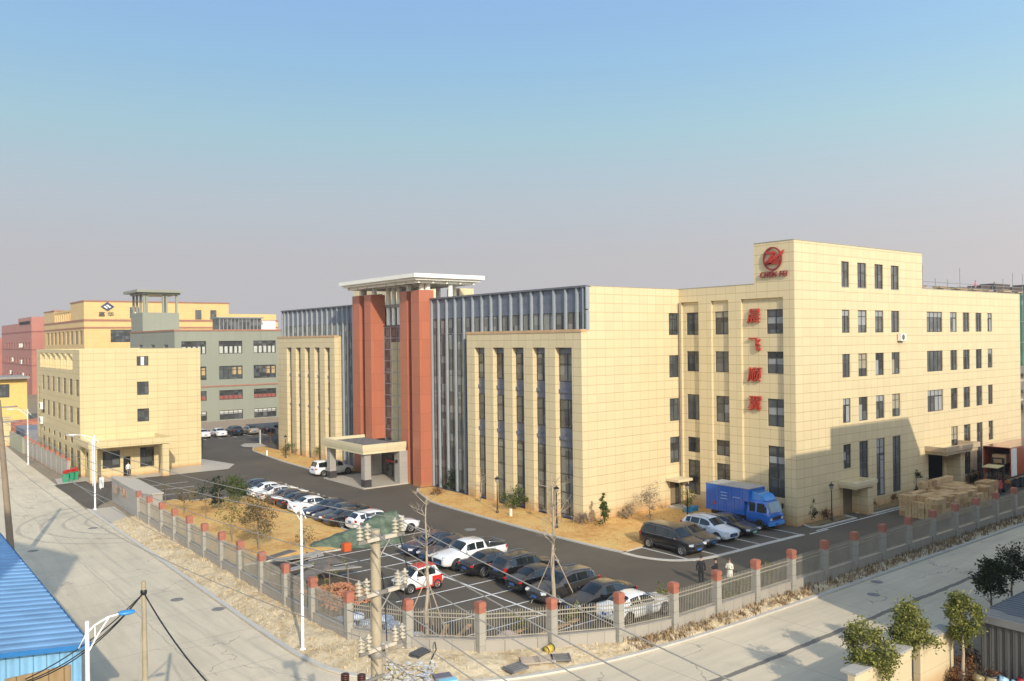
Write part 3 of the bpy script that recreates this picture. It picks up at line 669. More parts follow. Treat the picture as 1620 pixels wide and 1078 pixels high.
# ================================================================ GATEHOUSE BLOCK
gh = thing('gatehouse_building', 'pale cream tiled three-storey block by the gate with a flat porch canopy', 'building', (21.3, 109.34, 0))
gx0, gx1, gy0, gy1, gz = 21.3, 35.25, 109.34, 138.0, 14.9
GW = [(27.63,28.98,12.85,14.0),(27.63,28.98,9.27,10.9),(27.63,28.98,6.02,7.6)]
LW = []
for i in range(7):
    y = 109.85+3.72*i
    LW += [(y, y+1.75, 9.4, 11.36), (y, y+1.75, 6.05, 8.04), (y, y+1.4, 3.6, 4.25), (y, y+1.75, .6, 3.0)]
LW += [(135.9,136.7,6.5,9.6),(135.9,136.7,2.6,5.6)]
SL = [(113.3+3.68*i, 113.3+3.68*i+3.45, 12.45, 14.4) for i in range(6)]
m = MB()
hole_wall(m, 'y', gy0, gx0, gx1, 0, gz, GW); hole_wall(m, 'x', gx0, gy0, gy1, 0, gz, LW+SL, .18)
m.face([(gx1,gy0,0),(gx1,gy1,0),(gx1,gy1,gz),(gx1,gy0,gz)]); m.face([(gx0,gy1,0),(gx1,gy1,0),(gx1,gy1,gz),(gx0,gy1,gz)])
for a, b, e, f in SL:                                           # open slots under the parapet, lit from behind
    m.face([(gx0+1.3,a-.2,e),(gx0+1.3,b+.2,e),(gx0+1.3,b+.2,f),(gx0+1.3,a-.2,f)][::-1]); m.face([(gx0+.18,a,e),(gx0+.18,b,e),(gx0+1.3,b,e),(gx0+1.3,a,e)])
    m.face([(gx0+.18,b,e),(gx0+1.3,b,e),(gx0+1.3,b,f),(gx0+.18,b,f)])
m.build('wall', mCreamG, gh)
bx('roof', mRoof, gh, (gx0+1.35, gy0+.05, gz-.5, gx1-.05, gy1-.05, gz-.3))
for i, h in enumerate(GW): window(gh, 'y', gy0, h, vb=(.33,.66), hb=(.7,) if i else (), blind=(mWhite, [(.33,.66,0,1)]) if i == 0 else None)
for h in LW: window(gh, 'x', gx0, h, vb=(.5,), hb=(.7,) if h[3]-h[2] > 1 else (), depth=.14, glass=mGlass, blind=(mBlindY, [(0,.5,.02,.98)]) if wrng.random() < .35 else None)
m = MB(); m.box(20.85, 102.95, 3.85, 29.85, gy0, 4.1); m.box(20.85, 102.95, 4.1, 29.85, 103.2, 4.55); m.box(20.85, 103.2, 4.1, 21.1, gy0+1.5, 4.55); m.box(29.6, 103.2, 4.1, 29.85, gy0, 4.55); m.build('porch_canopy', mCreamG, gh)
for x in (21.0, 28.75): bx('porch_column', mCreamG, gh, (x, 103.1, 0, x+.75, 103.8, 3.85))
m = MB(); hole_wall(m, 'y', 106.3, 21.75, 29.2, 0, 3.85, [(23.0,24.9,1.1,3.1),(25.25,26.05,.05,2.3),(27.1,28.7,.9,3.2)]); hole_wall(m, 'x', 21.75, 106.3, gy0, 0, 3.85, [(107,108.6,1.0,3.0)]); m.face([(29.2,106.3,0),(29.2,gy0,0),(29.2,gy0,3.85),(29.2,106.3,3.85)])
m.build('porch_wall', mCreamG, gh)
for h in ((23.0,24.9,1.1,3.1),(27.1,28.7,.9,3.2)): window(gh, 'y', 106.3, h, hb=(.5,))
window(gh, 'x', 21.75, (107,108.6,1.0,3.0))
bx('doorway', mDark, gh, (25.25, 106.5, .05, 26.05, 106.55, 2.3))
# two outdoor units near the far end
aircon('white air conditioner on the gatehouse side wall, upper one', 'x', gx0, 133.5, 6.6, 1.6); aircon('white air conditioner on the gatehouse side wall, lower one', 'x', gx0, 133.5, 4.6, 1.6)
# ================================================================ FENCES
mPil = tiled('grey_pillar_tile', (.33, .31, .265), 9, .62, jd=.6, var=.05); mPanelBase = tiled('grey_wall_tile', (.34, .31, .265), .82, 2.0, line=.03, jd=.6, vj=1, soil=.35)
mCap = plain('terracotta_cap', (.34, .125, .08), .6, var=.18); mRail = plain('beige_railing', (.30, .27, .215), .45, .2)
FENCEL = [p for p in FENCE if p[0] < 92]
def pillar(par, x, y):
    m = MB(); m.box(x-.19, y-.19, 0, x+.19, y+.19, 2.22); o = m.build('pillar', mPil, par)
    m = MB(); m.prism([(x-.205,y-.205),(x+.205,y-.205),(x+.205,y+.205),(x-.205,y+.205)], 2.22, 2.42)
    m.prism([(x-.19,y-.19),(x+.19,y-.19),(x+.19,y+.19),(x-.19,y+.19)], 2.42, 2.50); m.prism([(x-.215,y-.215),(x+.215,y-.215),(x+.215,y+.215),(x-.215,y+.215)], 2.50, 2.70); m.prism([(x-.18,y-.18),(x+.18,y-.18),(x+.18,y+.18),(x-.18,y+.18)], 2.70, 2.75)
    m.build('cap', mCap, o); return o
def bay(par, a, b):
    a, b = Vector((*a, 0)), Vector((*b, 0)); d = (b-a); L = d.length; d.normalize(); n = Vector((-d.y, d.x, 0)); c = (a+b)/2; l = L-.46
    m = MB(); m.obox(c+Vector((0,0,.42)), d, l, .2, .88); m.obox(c+Vector((0,0,.885)), d, l, .27, .05); m.build('base_wall', mPanelBase, par)
    m = MB(); nb = int(l/.125)
    for z, hh in ((1.02,.05),(1.92,.05),(2.12,.05)): m.obox(c+Vector((0,0,z)), d, l, .04, hh)
    for k in range(nb):
        p = a + d*(.23 + l*(k+.5)/nb); m.obox(p+Vector((0,0,1.62)), d, .026, .026, 1.3)
        t = p+Vector((0,0,2.27)); q = .013
        for e0, e1 in (((-q,-q),(q,-q)),((q,-q),(q,q)),((q,q),(-q,q)),((-q,q),(-q,-q))): m.face([t+Vector((*e0,0)), t+Vector((*e1,0)), t+Vector((0,0,.09))])
    m.build('railing', mRail, par)
fw_ = thing('boundary_fence', 'railing fence with grey pillars and red caps along the left-hand road', 'fence', (19.7, 60, 0))
fs_ = thing('boundary_fence', 'railing fence with grey pillars and red caps round the corner and along the right-hand road', 'fence', (50, 29.6, 0))
for i, p in enumerate(FENCEL):
    par = fw_ if i < 11 else fs_
    pillar(par, *p)
    if i < len(FENCEL)-1: bay(fw_ if i < 10 else fs_, p, FENCEL[i+1])
# gate sign wall: a thick stone-clad box closing the fence at the gate
gs = thing('gate_sign_wall', 'thick grey gate wall with faded red and gold characters and a pale flat top', 'sign wall', (20.6, 83, 0))
GP = [(19.95,79.3),(20.7,77.4),(21.55,77.4),(21.85,86.4),(20.75,90.3),(20.35,90.3)]
m = MB(); m.prism(GP, 0, 2.36); m.fix = True; m.build('body', mStoneG, gs)
m = MB(); m.prism([(19.88,79.2),(20.66,77.3),(21.63,77.3),(21.93,86.5),(20.8,90.42),(20.27,90.42)], 2.36, 2.46); m.fix = True; m.build('top_slab', mPave, gs)
tm = Matrix(((0.035,0,-1,20.06),(-1,0,-.035,84.9),(0,1,0,1.55),(0,0,0,1)))
text_mesh('characters', '晨飞顺翼', .95, .012, plain('faded_gold', (.40,.26,.17), .6), tm, gs, sx=1.7)
# fence along the gatehouse
f3 = thing('solid_fence', 'solid grey panel fence with red caps below the gatehouse windows', 'fence', (19.6, 120, 0))
ys = [108.2+3.3*i for i in range(10)]
for i, y in enumerate(ys):
    o = bx('pillar', mPanelBase, f3, (19.62, y-.16, 0, 19.94, y+.16, 2.2)); bx('cap', mCap, o, (19.56, y-.2, 2.2, 20.0, y+.2, 2.34), (19.62, y-.15, 2.34, 19.94, y+.15, 2.44), (19.58, y-.19, 2.44, 19.98, y+.19, 2.56))
    if i < 9: bx('panel', mPanelBase, f3, (19.66, y+.23, 0, 19.84, y+3.07, 2.2))
m = MB(); m.box(19.4,138.2,0,19.7,165,2.3); tag(m.build('boundary_wall', plain('olive_render', (.30,.29,.20), .9)), 'olive rendered wall running on beyond the solid grey fence', 'wall')
m = MB(); m.box(18.6,150.5,0,19.6,152.0,4.2); m.box(18.45,150.35,4.2,19.75,152.15,4.4); tag(m.build('gate_pillar', mCreamG), 'cream square gate pillar at the far end of the left-hand road', 'pillar')
# ================================================================ BACKGROUND BUILDINGS
def bldg(name, label, base, x0, x1, y0, y1, z, wallmat, wy=(), wx=(), bands=(), bandmat=None, group=None, hb=(.72,), vbx=(.5,), vby=(.25,.5,.75), bl=True, blmap=None):
    o = thing(name, label, 'building', (x0, y0, 0), group)
    m = MB(); hole_wall(m, 'y', y0, x0, x1, 0, z, list(wy), .25); hole_wall(m, 'x', x0, y0, y1, 0, z, list(wx), .25)
    m.face([(x1,y0,0),(x1,y1,0),(x1,y1,z),(x1,y0,z)]); m.face([(x0,y1,0),(x1,y1,0),(x1,y1,z),(x0,y1,z)]); m.face([(x0,y0,z),(x1,y0,z),(x1,y1,z),(x0,y1,z)])
    m.build('wall', wallmat, o)
    for h in wy: window(o, 'y', y0, h, vb=vby, hb=hb, depth=.25, fw=.12, blind=blmap[h[2]] if blmap else (mBlindY if wrng.random() < .5 else mBlind, [(.25*k, .25*k+.25, .02, .7) for k in range(4) if wrng.random() < .4] or [(0,.25,.02,.7)]) if bl else None)
    for h in wx: window(o, 'x', x0, h, vb=vbx, hb=hb, depth=.25, fw=.12)
    if bands:
        m = MB()
        for zb, hb_ in bands: m.box(x0-.12, y0-.12, zb, x1+.1, y0, zb+hb_); m.box(x0-.12, y0, zb, x0, y1, zb+hb_)
        m.build('band', bandmat, o)
    return o
mGreen = tiled('sage_green_render', (.255, .26, .20), 30, 30, var=.03, dirt=.22)
mYell = tiled('ochre_yellow_render', (.62, .42, .17), 1.6, 1.0, var=.04); mBrick = tiled('dusty_red_render', (.40, .155, .115), 6, 2.5, var=.05)
mBand = plain('rust_band', (.31, .135, .085), .7)
GY = []
for x in (43.2+6.5, 56.8, 63.7): 
    for z0, z1 in ((13.4,15.9),(8.4,11.0),(4.4,6.25),(.5,2.3)): GY.append((x, x+4.65, z0, z1))
GBL = {13.4: (plain('white_pane', (.42,.42,.37), .7), [(.02,.2,.03,.62),(.24,.4,.03,.62),(.45,.62,.03,.62),(.66,.8,.03,.62),(.84,.98,.03,.62)]), 8.4: (plain('warm_lit_room', (.40,.28,.13), .7), [(.55,.75,.35,.92),(.78,.98,.35,.92)]), 4.4: (plain('red_stacked_goods', (.24,.065,.045), .7), [(0,1,.04,.5)]), .5: (plain('white_fascia_panel', (.5,.5,.46), .7), [(0,1,.62,1)])}
GXw = [(y, y+3, 13.0, 15.3) for y in (169, 178, 187)]
gb = bldg('green_factory', 'sage green factory block with a rust red roof line behind the gatehouse', None, 48.47, 90, 165, 197, 18.0, mGreen, GY, GXw, ((17.85,.3),(7.0,.25)), mBand, vby=(.2,.4,.6,.8), blmap=GBL)
TA, TB = Vector((48.5,0,0)), Vector((55.95,0,0)); m = MB(); m.box(48.5,187,18.0,55.95,196,22.1); m.build('stair_tower', mGreen, gb)
tw = thing('roof_frame', 'open sage green roof frame on slender posts above the green factory', 'roof frame', (51, 190, 22.1))
m = MB(); m.box(TA.x-.1,186.7,25.9,TB.x+.2,196.2,26.3); m.box(TA.x-1.3,185.9,26.3,TB.x+.4,197.2,26.85); m.build('slab', mGreen, tw)
for u, y in ((.02,187.4),(.02,190),(.02,193),(.10,187.4),(.58,187.4),(.68,187.4),(.98,187.4),(.98,195.6),(.02,195.7)): x = lerp_(TA.x+.3, TB.x-.3, u); bx('post', mGreen, tw, (x-.2,y-.2,22.1,x+.2,y+.2,25.9))
gr = thing('roof_greenhouse', 'glass and metal shed on the roof of the green factory', 'roof shed', (60, 170, 18))
m = MB(); m.box(58.0,168,18.05,66.5,172,20.4); m.build('glass_wall', mGlass, gr)
m = MB()
for k in range(12): x = 58.0+8.5*k/11; m.box(x-.08,167.9,18.05,x+.08,168,20.4)
m.box(57.6,167.6,20.4,67,172.4,20.65); m.build('frame', mFrameG, gr)
tag(bx('parapet_shed', mWhite, None, (67.2,170,18.05,70.4,174,20.0)), 'small white rooftop shed beside the glass shed', 'shed')
yb = bldg('yellow_factory', 'ochre yellow factory with rust red bands behind the gatehouse', None, 45.95, 96, 230, 284, 21.8, mYell,
    [(52.0,58.6,z0,z0+3.2) for z0 in (16.0,10.6,5.0)], [(232+5.6*i, 235.4+5.6*i, z0, z0+3.4) for i in range(9) for z0 in (15.6,10.2)], ((21.3,.5),(19.5,.4)), mBand, vby=(.16,.33,.5,.66,.83), bl=False)
m = MB(); m.box(45.96,230.02,21.8,82,246,26.2); m.box(45.96,268,21.8,60,283.9,25.0); m.build_each('upper_floor', mYell, yb)
m = MB(); m.box(45.8,229.85,26.2,82.2,246.2,26.5); m.box(45.8,267.8,25,60.2,284.1,25.3); m.build_each('roof_band', mBand, yb)
for i in range(7): 
    m = MB(); m.box(46.0,247.5+3*i,21.8,46.6,248.3+3*i,24.2); m.build('parapet_pier', mYell, yb)
m = MB(); m.box(46.0,246.2,24.2,46.7,268,24.7); m.build('parapet_beam', mYell, yb)
text_mesh('roof_lettering', '嘉 华', 1.3, .03, plain('dark_letters', (.05,.05,.06), .5), Matrix(((1,0,0,51.0),(0,0,-1,229.85),(0,1,0,23.0),(0,0,0,1))), yb, bold=.0, sx=1.25)
m = MB(); cx_, cz_ = 51.3, 25.0
m.face([(cx_-1.6,229.8,cz_),(cx_,229.8,cz_-1.15),(cx_+1.6,229.8,cz_),(cx_,229.8,cz_+1.15)]); dl = m.build('diamond_logo', plain('logo_navy', (.035,.05,.085), .5), yb)
m = MB()
for q in ([(-.9,-.05),(-.6,.2),(.1,-.4),(-.2,-.55)],[(-.35,.25),(.0,.5),(.85,-.15),(.5,-.35)]): m.face([(cx_+u,229.74,cz_+v) for u, v in q])
m.build('logo_strokes', mWhite, dl)
window(yb, 'y', 230.02, (56.6,58.8,22.1,24.9), hb=(.7,), depth=-.02, blind=(mWhite, [(.3,.9,.05,.6)])); window(yb, 'y', 230.02, (77.0,78.6,21.9,24.4), depth=-.02); window(yb, 'y', 230.02, (73.0,74.6,21.9,24.4), depth=-.02)
tag(bx('roof_hall', mYell, None, (82.5,236,21.9,98,250,23.6)), 'low yellow rooftop hall right of the tall yellow block', 'roof hall')
rb = bldg('red_factory', 'dusty red factory block behind the yellow factory', None, 45.0, 75, 300, 365, 22.8, mBrick, [], [(304+6*i, 307+6*i, z0, z0+1.9) for i in range(9) for z0 in (14.5,9.5,4.5)], ((19.6,.4),(14,.3),(9,.3)), plain('dark_red_band', (.27,.09,.07), .8))
m = MB(); m.box(45.02,300.02,22.8,60,326,24.4); m.build('parapet', mBrick, rb)
m = MB()
for i in range(7): m.box(44.8,303+3*i,22.2,45.0,304.6+3*i,23.2)
m.build('parapet_slots', mDark, rb); 
rb2 = bldg('red_factory', 'dusty red factory block at the far left edge of the photo', None, 42, 60, 372, 395, 18.5, mBrick, [], [(374+8*i, 377+8*i, z0, z0+2) for i in range(2) for z0 in (13,8)])
for k, (y, z) in enumerate(((318,14.8),(322,14.8),(319,9.4),(338,10.0),(316,5.2),(343,5.5))): aircon('far white air conditioner on the dusty red factory wall', 'x', 45.0, y, z, 2.2)
sy = bldg('yellow_hut', 'small bright yellow house at the left edge in front of the red factory', None, 16, 27.6, 190, 200, 9.0, plain('bright_ochre', (.62,.42,.13), .8), [(22.3,24.6,5.4,8.0),(17,19,5.4,8.0)], [], bl=False)
m = MB(); m.box(14,188.5,9.0,27.9,201,9.4); m.build('roof', mRoof, sy)
# curved pile of bricks and an asphalt apron beside it
m = MB(); pts = [(17.5,163),(19.5,166),(23,168.5),(28,170),(33,170.5),(40,170.5)]
m.grid([[(x, y-2.2, 0) for x, y in pts], [(x, y-1.6, 1.7) for x, y in pts], [(x, y, 2.6) for x, y in pts], [(x, y+2, 1.5) for x, y in pts]], smooth=False)
tag(m.build('brick_stack', tiled('loose_bricks', (.46,.17,.09), .5, .25, line=.06, jd=.5, var=.3)), 'long stack of orange red bricks behind the gatehouse', 'brick stack')
tag(bx('lean_to', plain('grey_sheet', (.2,.2,.22), .6), None, (21.5,150,0,34.8,160,2.3)), 'low grey lean-to in front of the brick stack', 'lean-to')
# ================================================================ SITE UNDER CONSTRUCTION, right edge
cs = thing('construction_site', 'unfinished concrete building wrapped in green netting behind the right-hand roof', 'unfinished building', (125, 70, 0))
mNet = plain('green_netting', (.025, .10, .065), .9, var=.35, scale=.6); mConc = plain('raw_concrete', (.34,.30,.25), .9)
zt = 23.1
for i in range(6): bx('floor_slab', mConc, cs, (108, 66, 3.6*i+2.9 if i < 5 else zt-.5, 200, 90, 3.6*i+3.25 if i < 5 else zt-.1))
bx('netting', mNet, cs, (107.4, 65.2, 9.5, 200, 65.3, 20.9))
bx('netting', mNet, cs, (107.3, 65.4, 9.5, 107.38, 90, 20.9))
for i in range(9):
    x = 110+10*i; bx('pier', mConc, cs, (x, 66.3, 0, x+.7, 67, zt-.5))
rngc = random.Random(3)
for i in range(22):
    x = 108+4.2*i; m = MB(); m.tube([(x,64.9,0),(x+rngc.uniform(-.2,.2),64.9,zt+rngc.choice((.6,1.4,2.2,3.4)))], .055, 6); m.build('scaffold_pole', mFrameG, cs)
for z in (zt+.75, zt+.1, 17.6, 13.8): m = MB(); m.tube([(107.5,64.8,z),(200,64.8,z+.1)], .05, 6); m.build('scaffold_rail', mFrameG, cs)
for i in range(14):
    x = 109+6*i; m = MB(); m.box(x,64.9,zt-.1,x+rngc.uniform(1.5,4.5),66.2,zt+rngc.uniform(.02,.3)); m.build('formwork', plain('timber_board', (.42,.30,.17), .9), cs)
dkm = plain('dark_site_material', (.07,.05,.04), .9, var=.4)
for x_, w_, h_ in ((150,5,.5),(158,4,1.0),(163,7,1.5),(171,5,1.1),(177,9,1.7)): bx('material_pile', dkm, cs, (x_, 66.6, zt-.1, x_+w_, 69, zt+h_))
for x_ in (166,172,178): bx('netting', mNet, cs, (x_, 65.2, 20.91, x_+5.5, 65.28, zt-.2))
# ================================================================ SURROUNDINGS OUTSIDE THE FRAME (they cast the big shadows)
def big(label, poly, z, mat, wins=True):
    o = thing('neighbour_building', label, 'building', (poly[0][0], poly[0][1], 0), None)
    m = MB(); m.prism(poly, 0, z); m.fix = True; m.build('body', mat, o); return o
mNeigh = tiled('pale_neighbour', (.5,.45,.37), 3, 3.6, jd=.6)
nb_ = big('pale neighbour factory across the right-hand road, outside the frame', [(38.75,-9),(55.35,-9),(55.35,10),(38.75,10)], 21.25, mNeigh)
for poly, z in (([(55.36,3.4),(68.6,3.4),(68.6,9.98),(55.36,9.98)], 23.05), ([(55.36,-9),(68.6,-9),(68.6,3.39),(55.36,3.39)], 19.3), ([(68.61,-9),(75,-9),(75,9.99),(68.61,9.99)], 19.3), ([(75.01,-9),(110,-9),(110,9.98),(75.01,9.98)], 17.9)):
    m = MB(); m.prism(poly, 0, z); m.fix = True; m.build('wing', mNeigh, nb_)
m = MB()
for i in range(14):
    for j in range(5): m.box(40.5+5*i, 9.97, 1.2+3.9*j, 43+5*i, 10.03, 3.4+3.9*j)
m.build('window_row', mGlass, nb_)
for i in range(4):
    for j in range(5): bx('window', mGlass, nb_, (38.70, -7+4.2*i, 1.2+3.9*j, 38.78, -4.6+4.2*i, 3.4+3.9*j))
L_ = 55; t0 = Vector((13.2, 68.5)) - Vector((SD.x, SD.y))*L_; e1 = Vector((-.333, .943)); e2 = Vector((-.943, -.333))
big('tall neighbour block beside the blue shed, outside the frame', [tuple(t0), tuple(t0+e1*20), tuple(t0+e1*20+e2*14), tuple(t0+e2*14)], L_*math.tan(R(EL)), mNeigh)
# ================================================================ VEHICLES (built nose towards +x, then turned and set down)
def paint(name, c, dust=.25, metal=.0):
    a = N(name); sn = a.n('SeparateXYZ'); g = a.n('NewGeometry'); a.l(g.outputs['Normal'], sn.inputs[0])
    up = a.math('POWER', a.math('MAXIMUM', sn.outputs[2], 0), 2.0); d = a.math('MULTIPLY', a.math('MULTIPLY', up, dust*1.05), a.math('ADD', a.noise(1.1, 5, .65), .15))
    cl = a.n('Clamp'); a.l(d, cl.inputs[0]); a.col(a.mix(cl.outputs[0], c, (.30, .235, .155)))
    rr = a.math('ADD', a.math('MULTIPLY', cl.outputs[0], .5), .22); a.l(rr, a.b.inputs['Roughness'])
    a.b.inputs['Metallic'].default_value = metal; a.b.inputs['Coat Weight'].default_value = .6; a.b.inputs['Coat Roughness'].default_value = .08
    return a.m
PAINT = {'white': paint('white_car_paint', (.72,.72,.70), .10), 'black': paint('black_car_paint', (.008,.008,.009), .24), 'navy': paint('navy_car_paint', (.010,.017,.04), .2),
 'grey': paint('grey_car_paint', (.05,.046,.044), .36, .3), 'brown': paint('brown_car_paint', (.055,.04,.032), .35, .2), 'silver': paint('silver_car_paint', (.38,.36,.33), .3, .4),
 'shade_white': paint('shade_tinted_white', (.62,.66,.72), .12), 'blue': paint('truck_blue', (.022,.12,.44), .15), 'red': paint('red_paint', (.50,.03,.02), .12), 'dgreen': paint('dark_green_grey', (.016,.022,.022), .25),  # off-roader's white has bluish shade painted into the colour
 'gold': paint('champagne_paint', (.40,.34,.26), .2, .4), 'lblue': paint('pale_cab_blue', (.05,.26,.62), .1), 'orange': paint('container_red', (.42,.085,.03), .12)}
mCarGlass = glassy('car_glass', (.012,.016,.018), .2, .05); mTyre = plain('tyre_rubber', (.018,.017,.016), .85); mRim = plain('alloy_rim', (.42,.41,.39), .35, .7)
mHead = plain('headlight_lens', (.62,.64,.66), .1, .2); mTail = plain('tail_light', (.36,.012,.014), .15); mPlate = plain('blue_plate', (.03,.10,.32), .5); mPlateG = plain('green_plate', (.25,.55,.40), .5)
mChrome = plain('chrome', (.6,.6,.6), .15, 1.0); mGrille = plain('grille_mesh', (.03,.03,.032), .4)
def lerp(a, b, t): return a+(b-a)*t
SH = {}
# x, z_low, z_belt, z_top, half width low, belt, top
SH['sedan'] = [(2.42,.42,.56,.60,.55,.55,.40),(2.36,.28,.64,.68,.74,.72,.52),(2.15,.22,.72,.77,.86,.84,.62),(1.6,.20,.80,.87,.90,.87,.66),(1.02,.20,.90,.98,.91,.87,.66),(.22,.20,.93,1.41,.91,.86,.60),(-.35,.20,.94,1.465,.91,.86,.60),(-1.0,.20,.96,1.41,.91,.86,.58),(-1.78,.22,.98,1.08,.90,.85,.60),(-2.2,.26,.98,1.04,.86,.82,.62),(-2.36,.34,.90,.98,.78,.74,.56),(-2.42,.44,.72,.80,.68,.64,.5)]
SH['suv'] = [(2.33,.48,.68,.76,.6,.6,.45),(2.27,.34,.80,.86,.80,.76,.58),(2.05,.27,.90,.97,.90,.87,.66),(1.5,.26,.98,1.06,.93,.90,.68),(1.05,.26,1.04,1.12,.93,.90,.68),(.35,.26,1.05,1.60,.93,.89,.66),(-.3,.26,1.06,1.68,.93,.89,.66),(-1.3,.26,1.09,1.64,.93,.88,.64),(-1.78,.28,1.11,1.58,.92,.87,.62),(-2.2,.32,1.10,1.18,.88,.83,.62),(-2.32,.42,.98,1.04,.82,.78,.6)]
SH['mpv'] = [(2.5,.46,.70,.78,.62,.6,.45),(2.44,.32,.82,.88,.80,.78,.56),(2.2,.24,.93,1.0,.90,.88,.66),(1.75,.22,1.0,1.10,.93,.90,.70),(1.5,.22,1.03,1.16,.93,.90,.70),(.75,.22,1.06,1.76,.93,.89,.70),(0,.22,1.06,1.87,.93,.89,.72),(-1.6,.22,1.06,1.87,.93,.89,.72),(-2.15,.24,1.06,1.80,.92,.88,.70),(-2.42,.3,1.06,1.12,.89,.86,.72),(-2.5,.42,.95,1.0,.84,.82,.66)]
SH['mini'] = [(1.5,.4,.58,.64,.5,.5,.4),(1.42,.26,.68,.74,.66,.64,.48),(1.15,.2,.78,.86,.74,.72,.54),(.85,.2,.84,.93,.75,.72,.54),(.30,.2,.86,1.45,.75,.71,.54),(-.2,.2,.87,1.52,.75,.71,.54),(-1.0,.2,.88,1.48,.75,.71,.52),(-1.38,.24,.88,.96,.73,.70,.52),(-1.5,.36,.8,.86,.68,.66,.5)]
SH['cab'] = [(2.62,.52,.78,.84,.66,.64,.5),(2.56,.4,.92,.98,.84,.82,.62),(2.3,.34,1.02,1.08,.91,.89,.68),(1.75,.32,1.08,1.15,.93,.90,.70),(1.25,.32,1.12,1.2,.93,.90,.70),(.62,.32,1.13,1.70,.93,.89,.68),(.1,.32,1.13,1.78,.93,.89,.68),(-.75,.32,1.13,1.74,.93,.88,.68),(-1.0,.32,1.13,1.2,.93,.90,.80),(-1.05,.36,1.12,1.14,.93,.91,.88),(-2.6,.40,1.12,1.14,.92,.90,.87),(-2.64,.5,1.1,1.12,.9,.88,.85)]
WIN = {'sedan': ((1.02,.22),(-1.0,-1.78),(.72,-.42,-1.42),1.42,-1.40,.33), 'suv': ((1.05,.35),(-1.78,-2.2),(.78,-.35,-1.25,-1.75),1.38,-1.38,.36), 'mpv': ((1.5,.75),(-2.15,-2.42),(1.15,.3,-.9,-2.1),1.62,-1.5,.35), 'mini': ((.85,.30),(-1.0,-1.38),(.55,-.3,-.95),.98,-1.0,.29), 'cab': ((1.25,.62),(-.75,-1.0),(.95,.0,-.72),1.62,-1.6,.40)}
def section(st):
    x, zl, zb, zt, wl, wb, wt = st; zm = lerp(zl, zb, .55); e = max(zb+.3*(zt-zb), zt-.07)
    return [(wl*.8, zl), (wl*.97, zl+.10), (wl*1.0, zm), (lerp(wl, wb, .8), zb-.05), (wb, zb), (wt, e), (wt*.80, zt-.015), (wt*.4, zt), (0, zt+.008)]
def at_x(sh, x):
    for a, b in zip(sh, sh[1:]):
        if a[0] >= x >= b[0]:
            t = (a[0]-x)/(a[0]-b[0]); return [lerp(p, q, t) for p, q in zip(a, b)]
    return list(sh[0] if x > sh[0][0] else sh[-1])
def loft(sh, k=1):
    rows = []
    for st in sh:
        h = section(st); rows.append([(st[0], y, z) for y, z in h] + [(st[0], -y, z) for y, z in h[-2::-1]])
    return rows
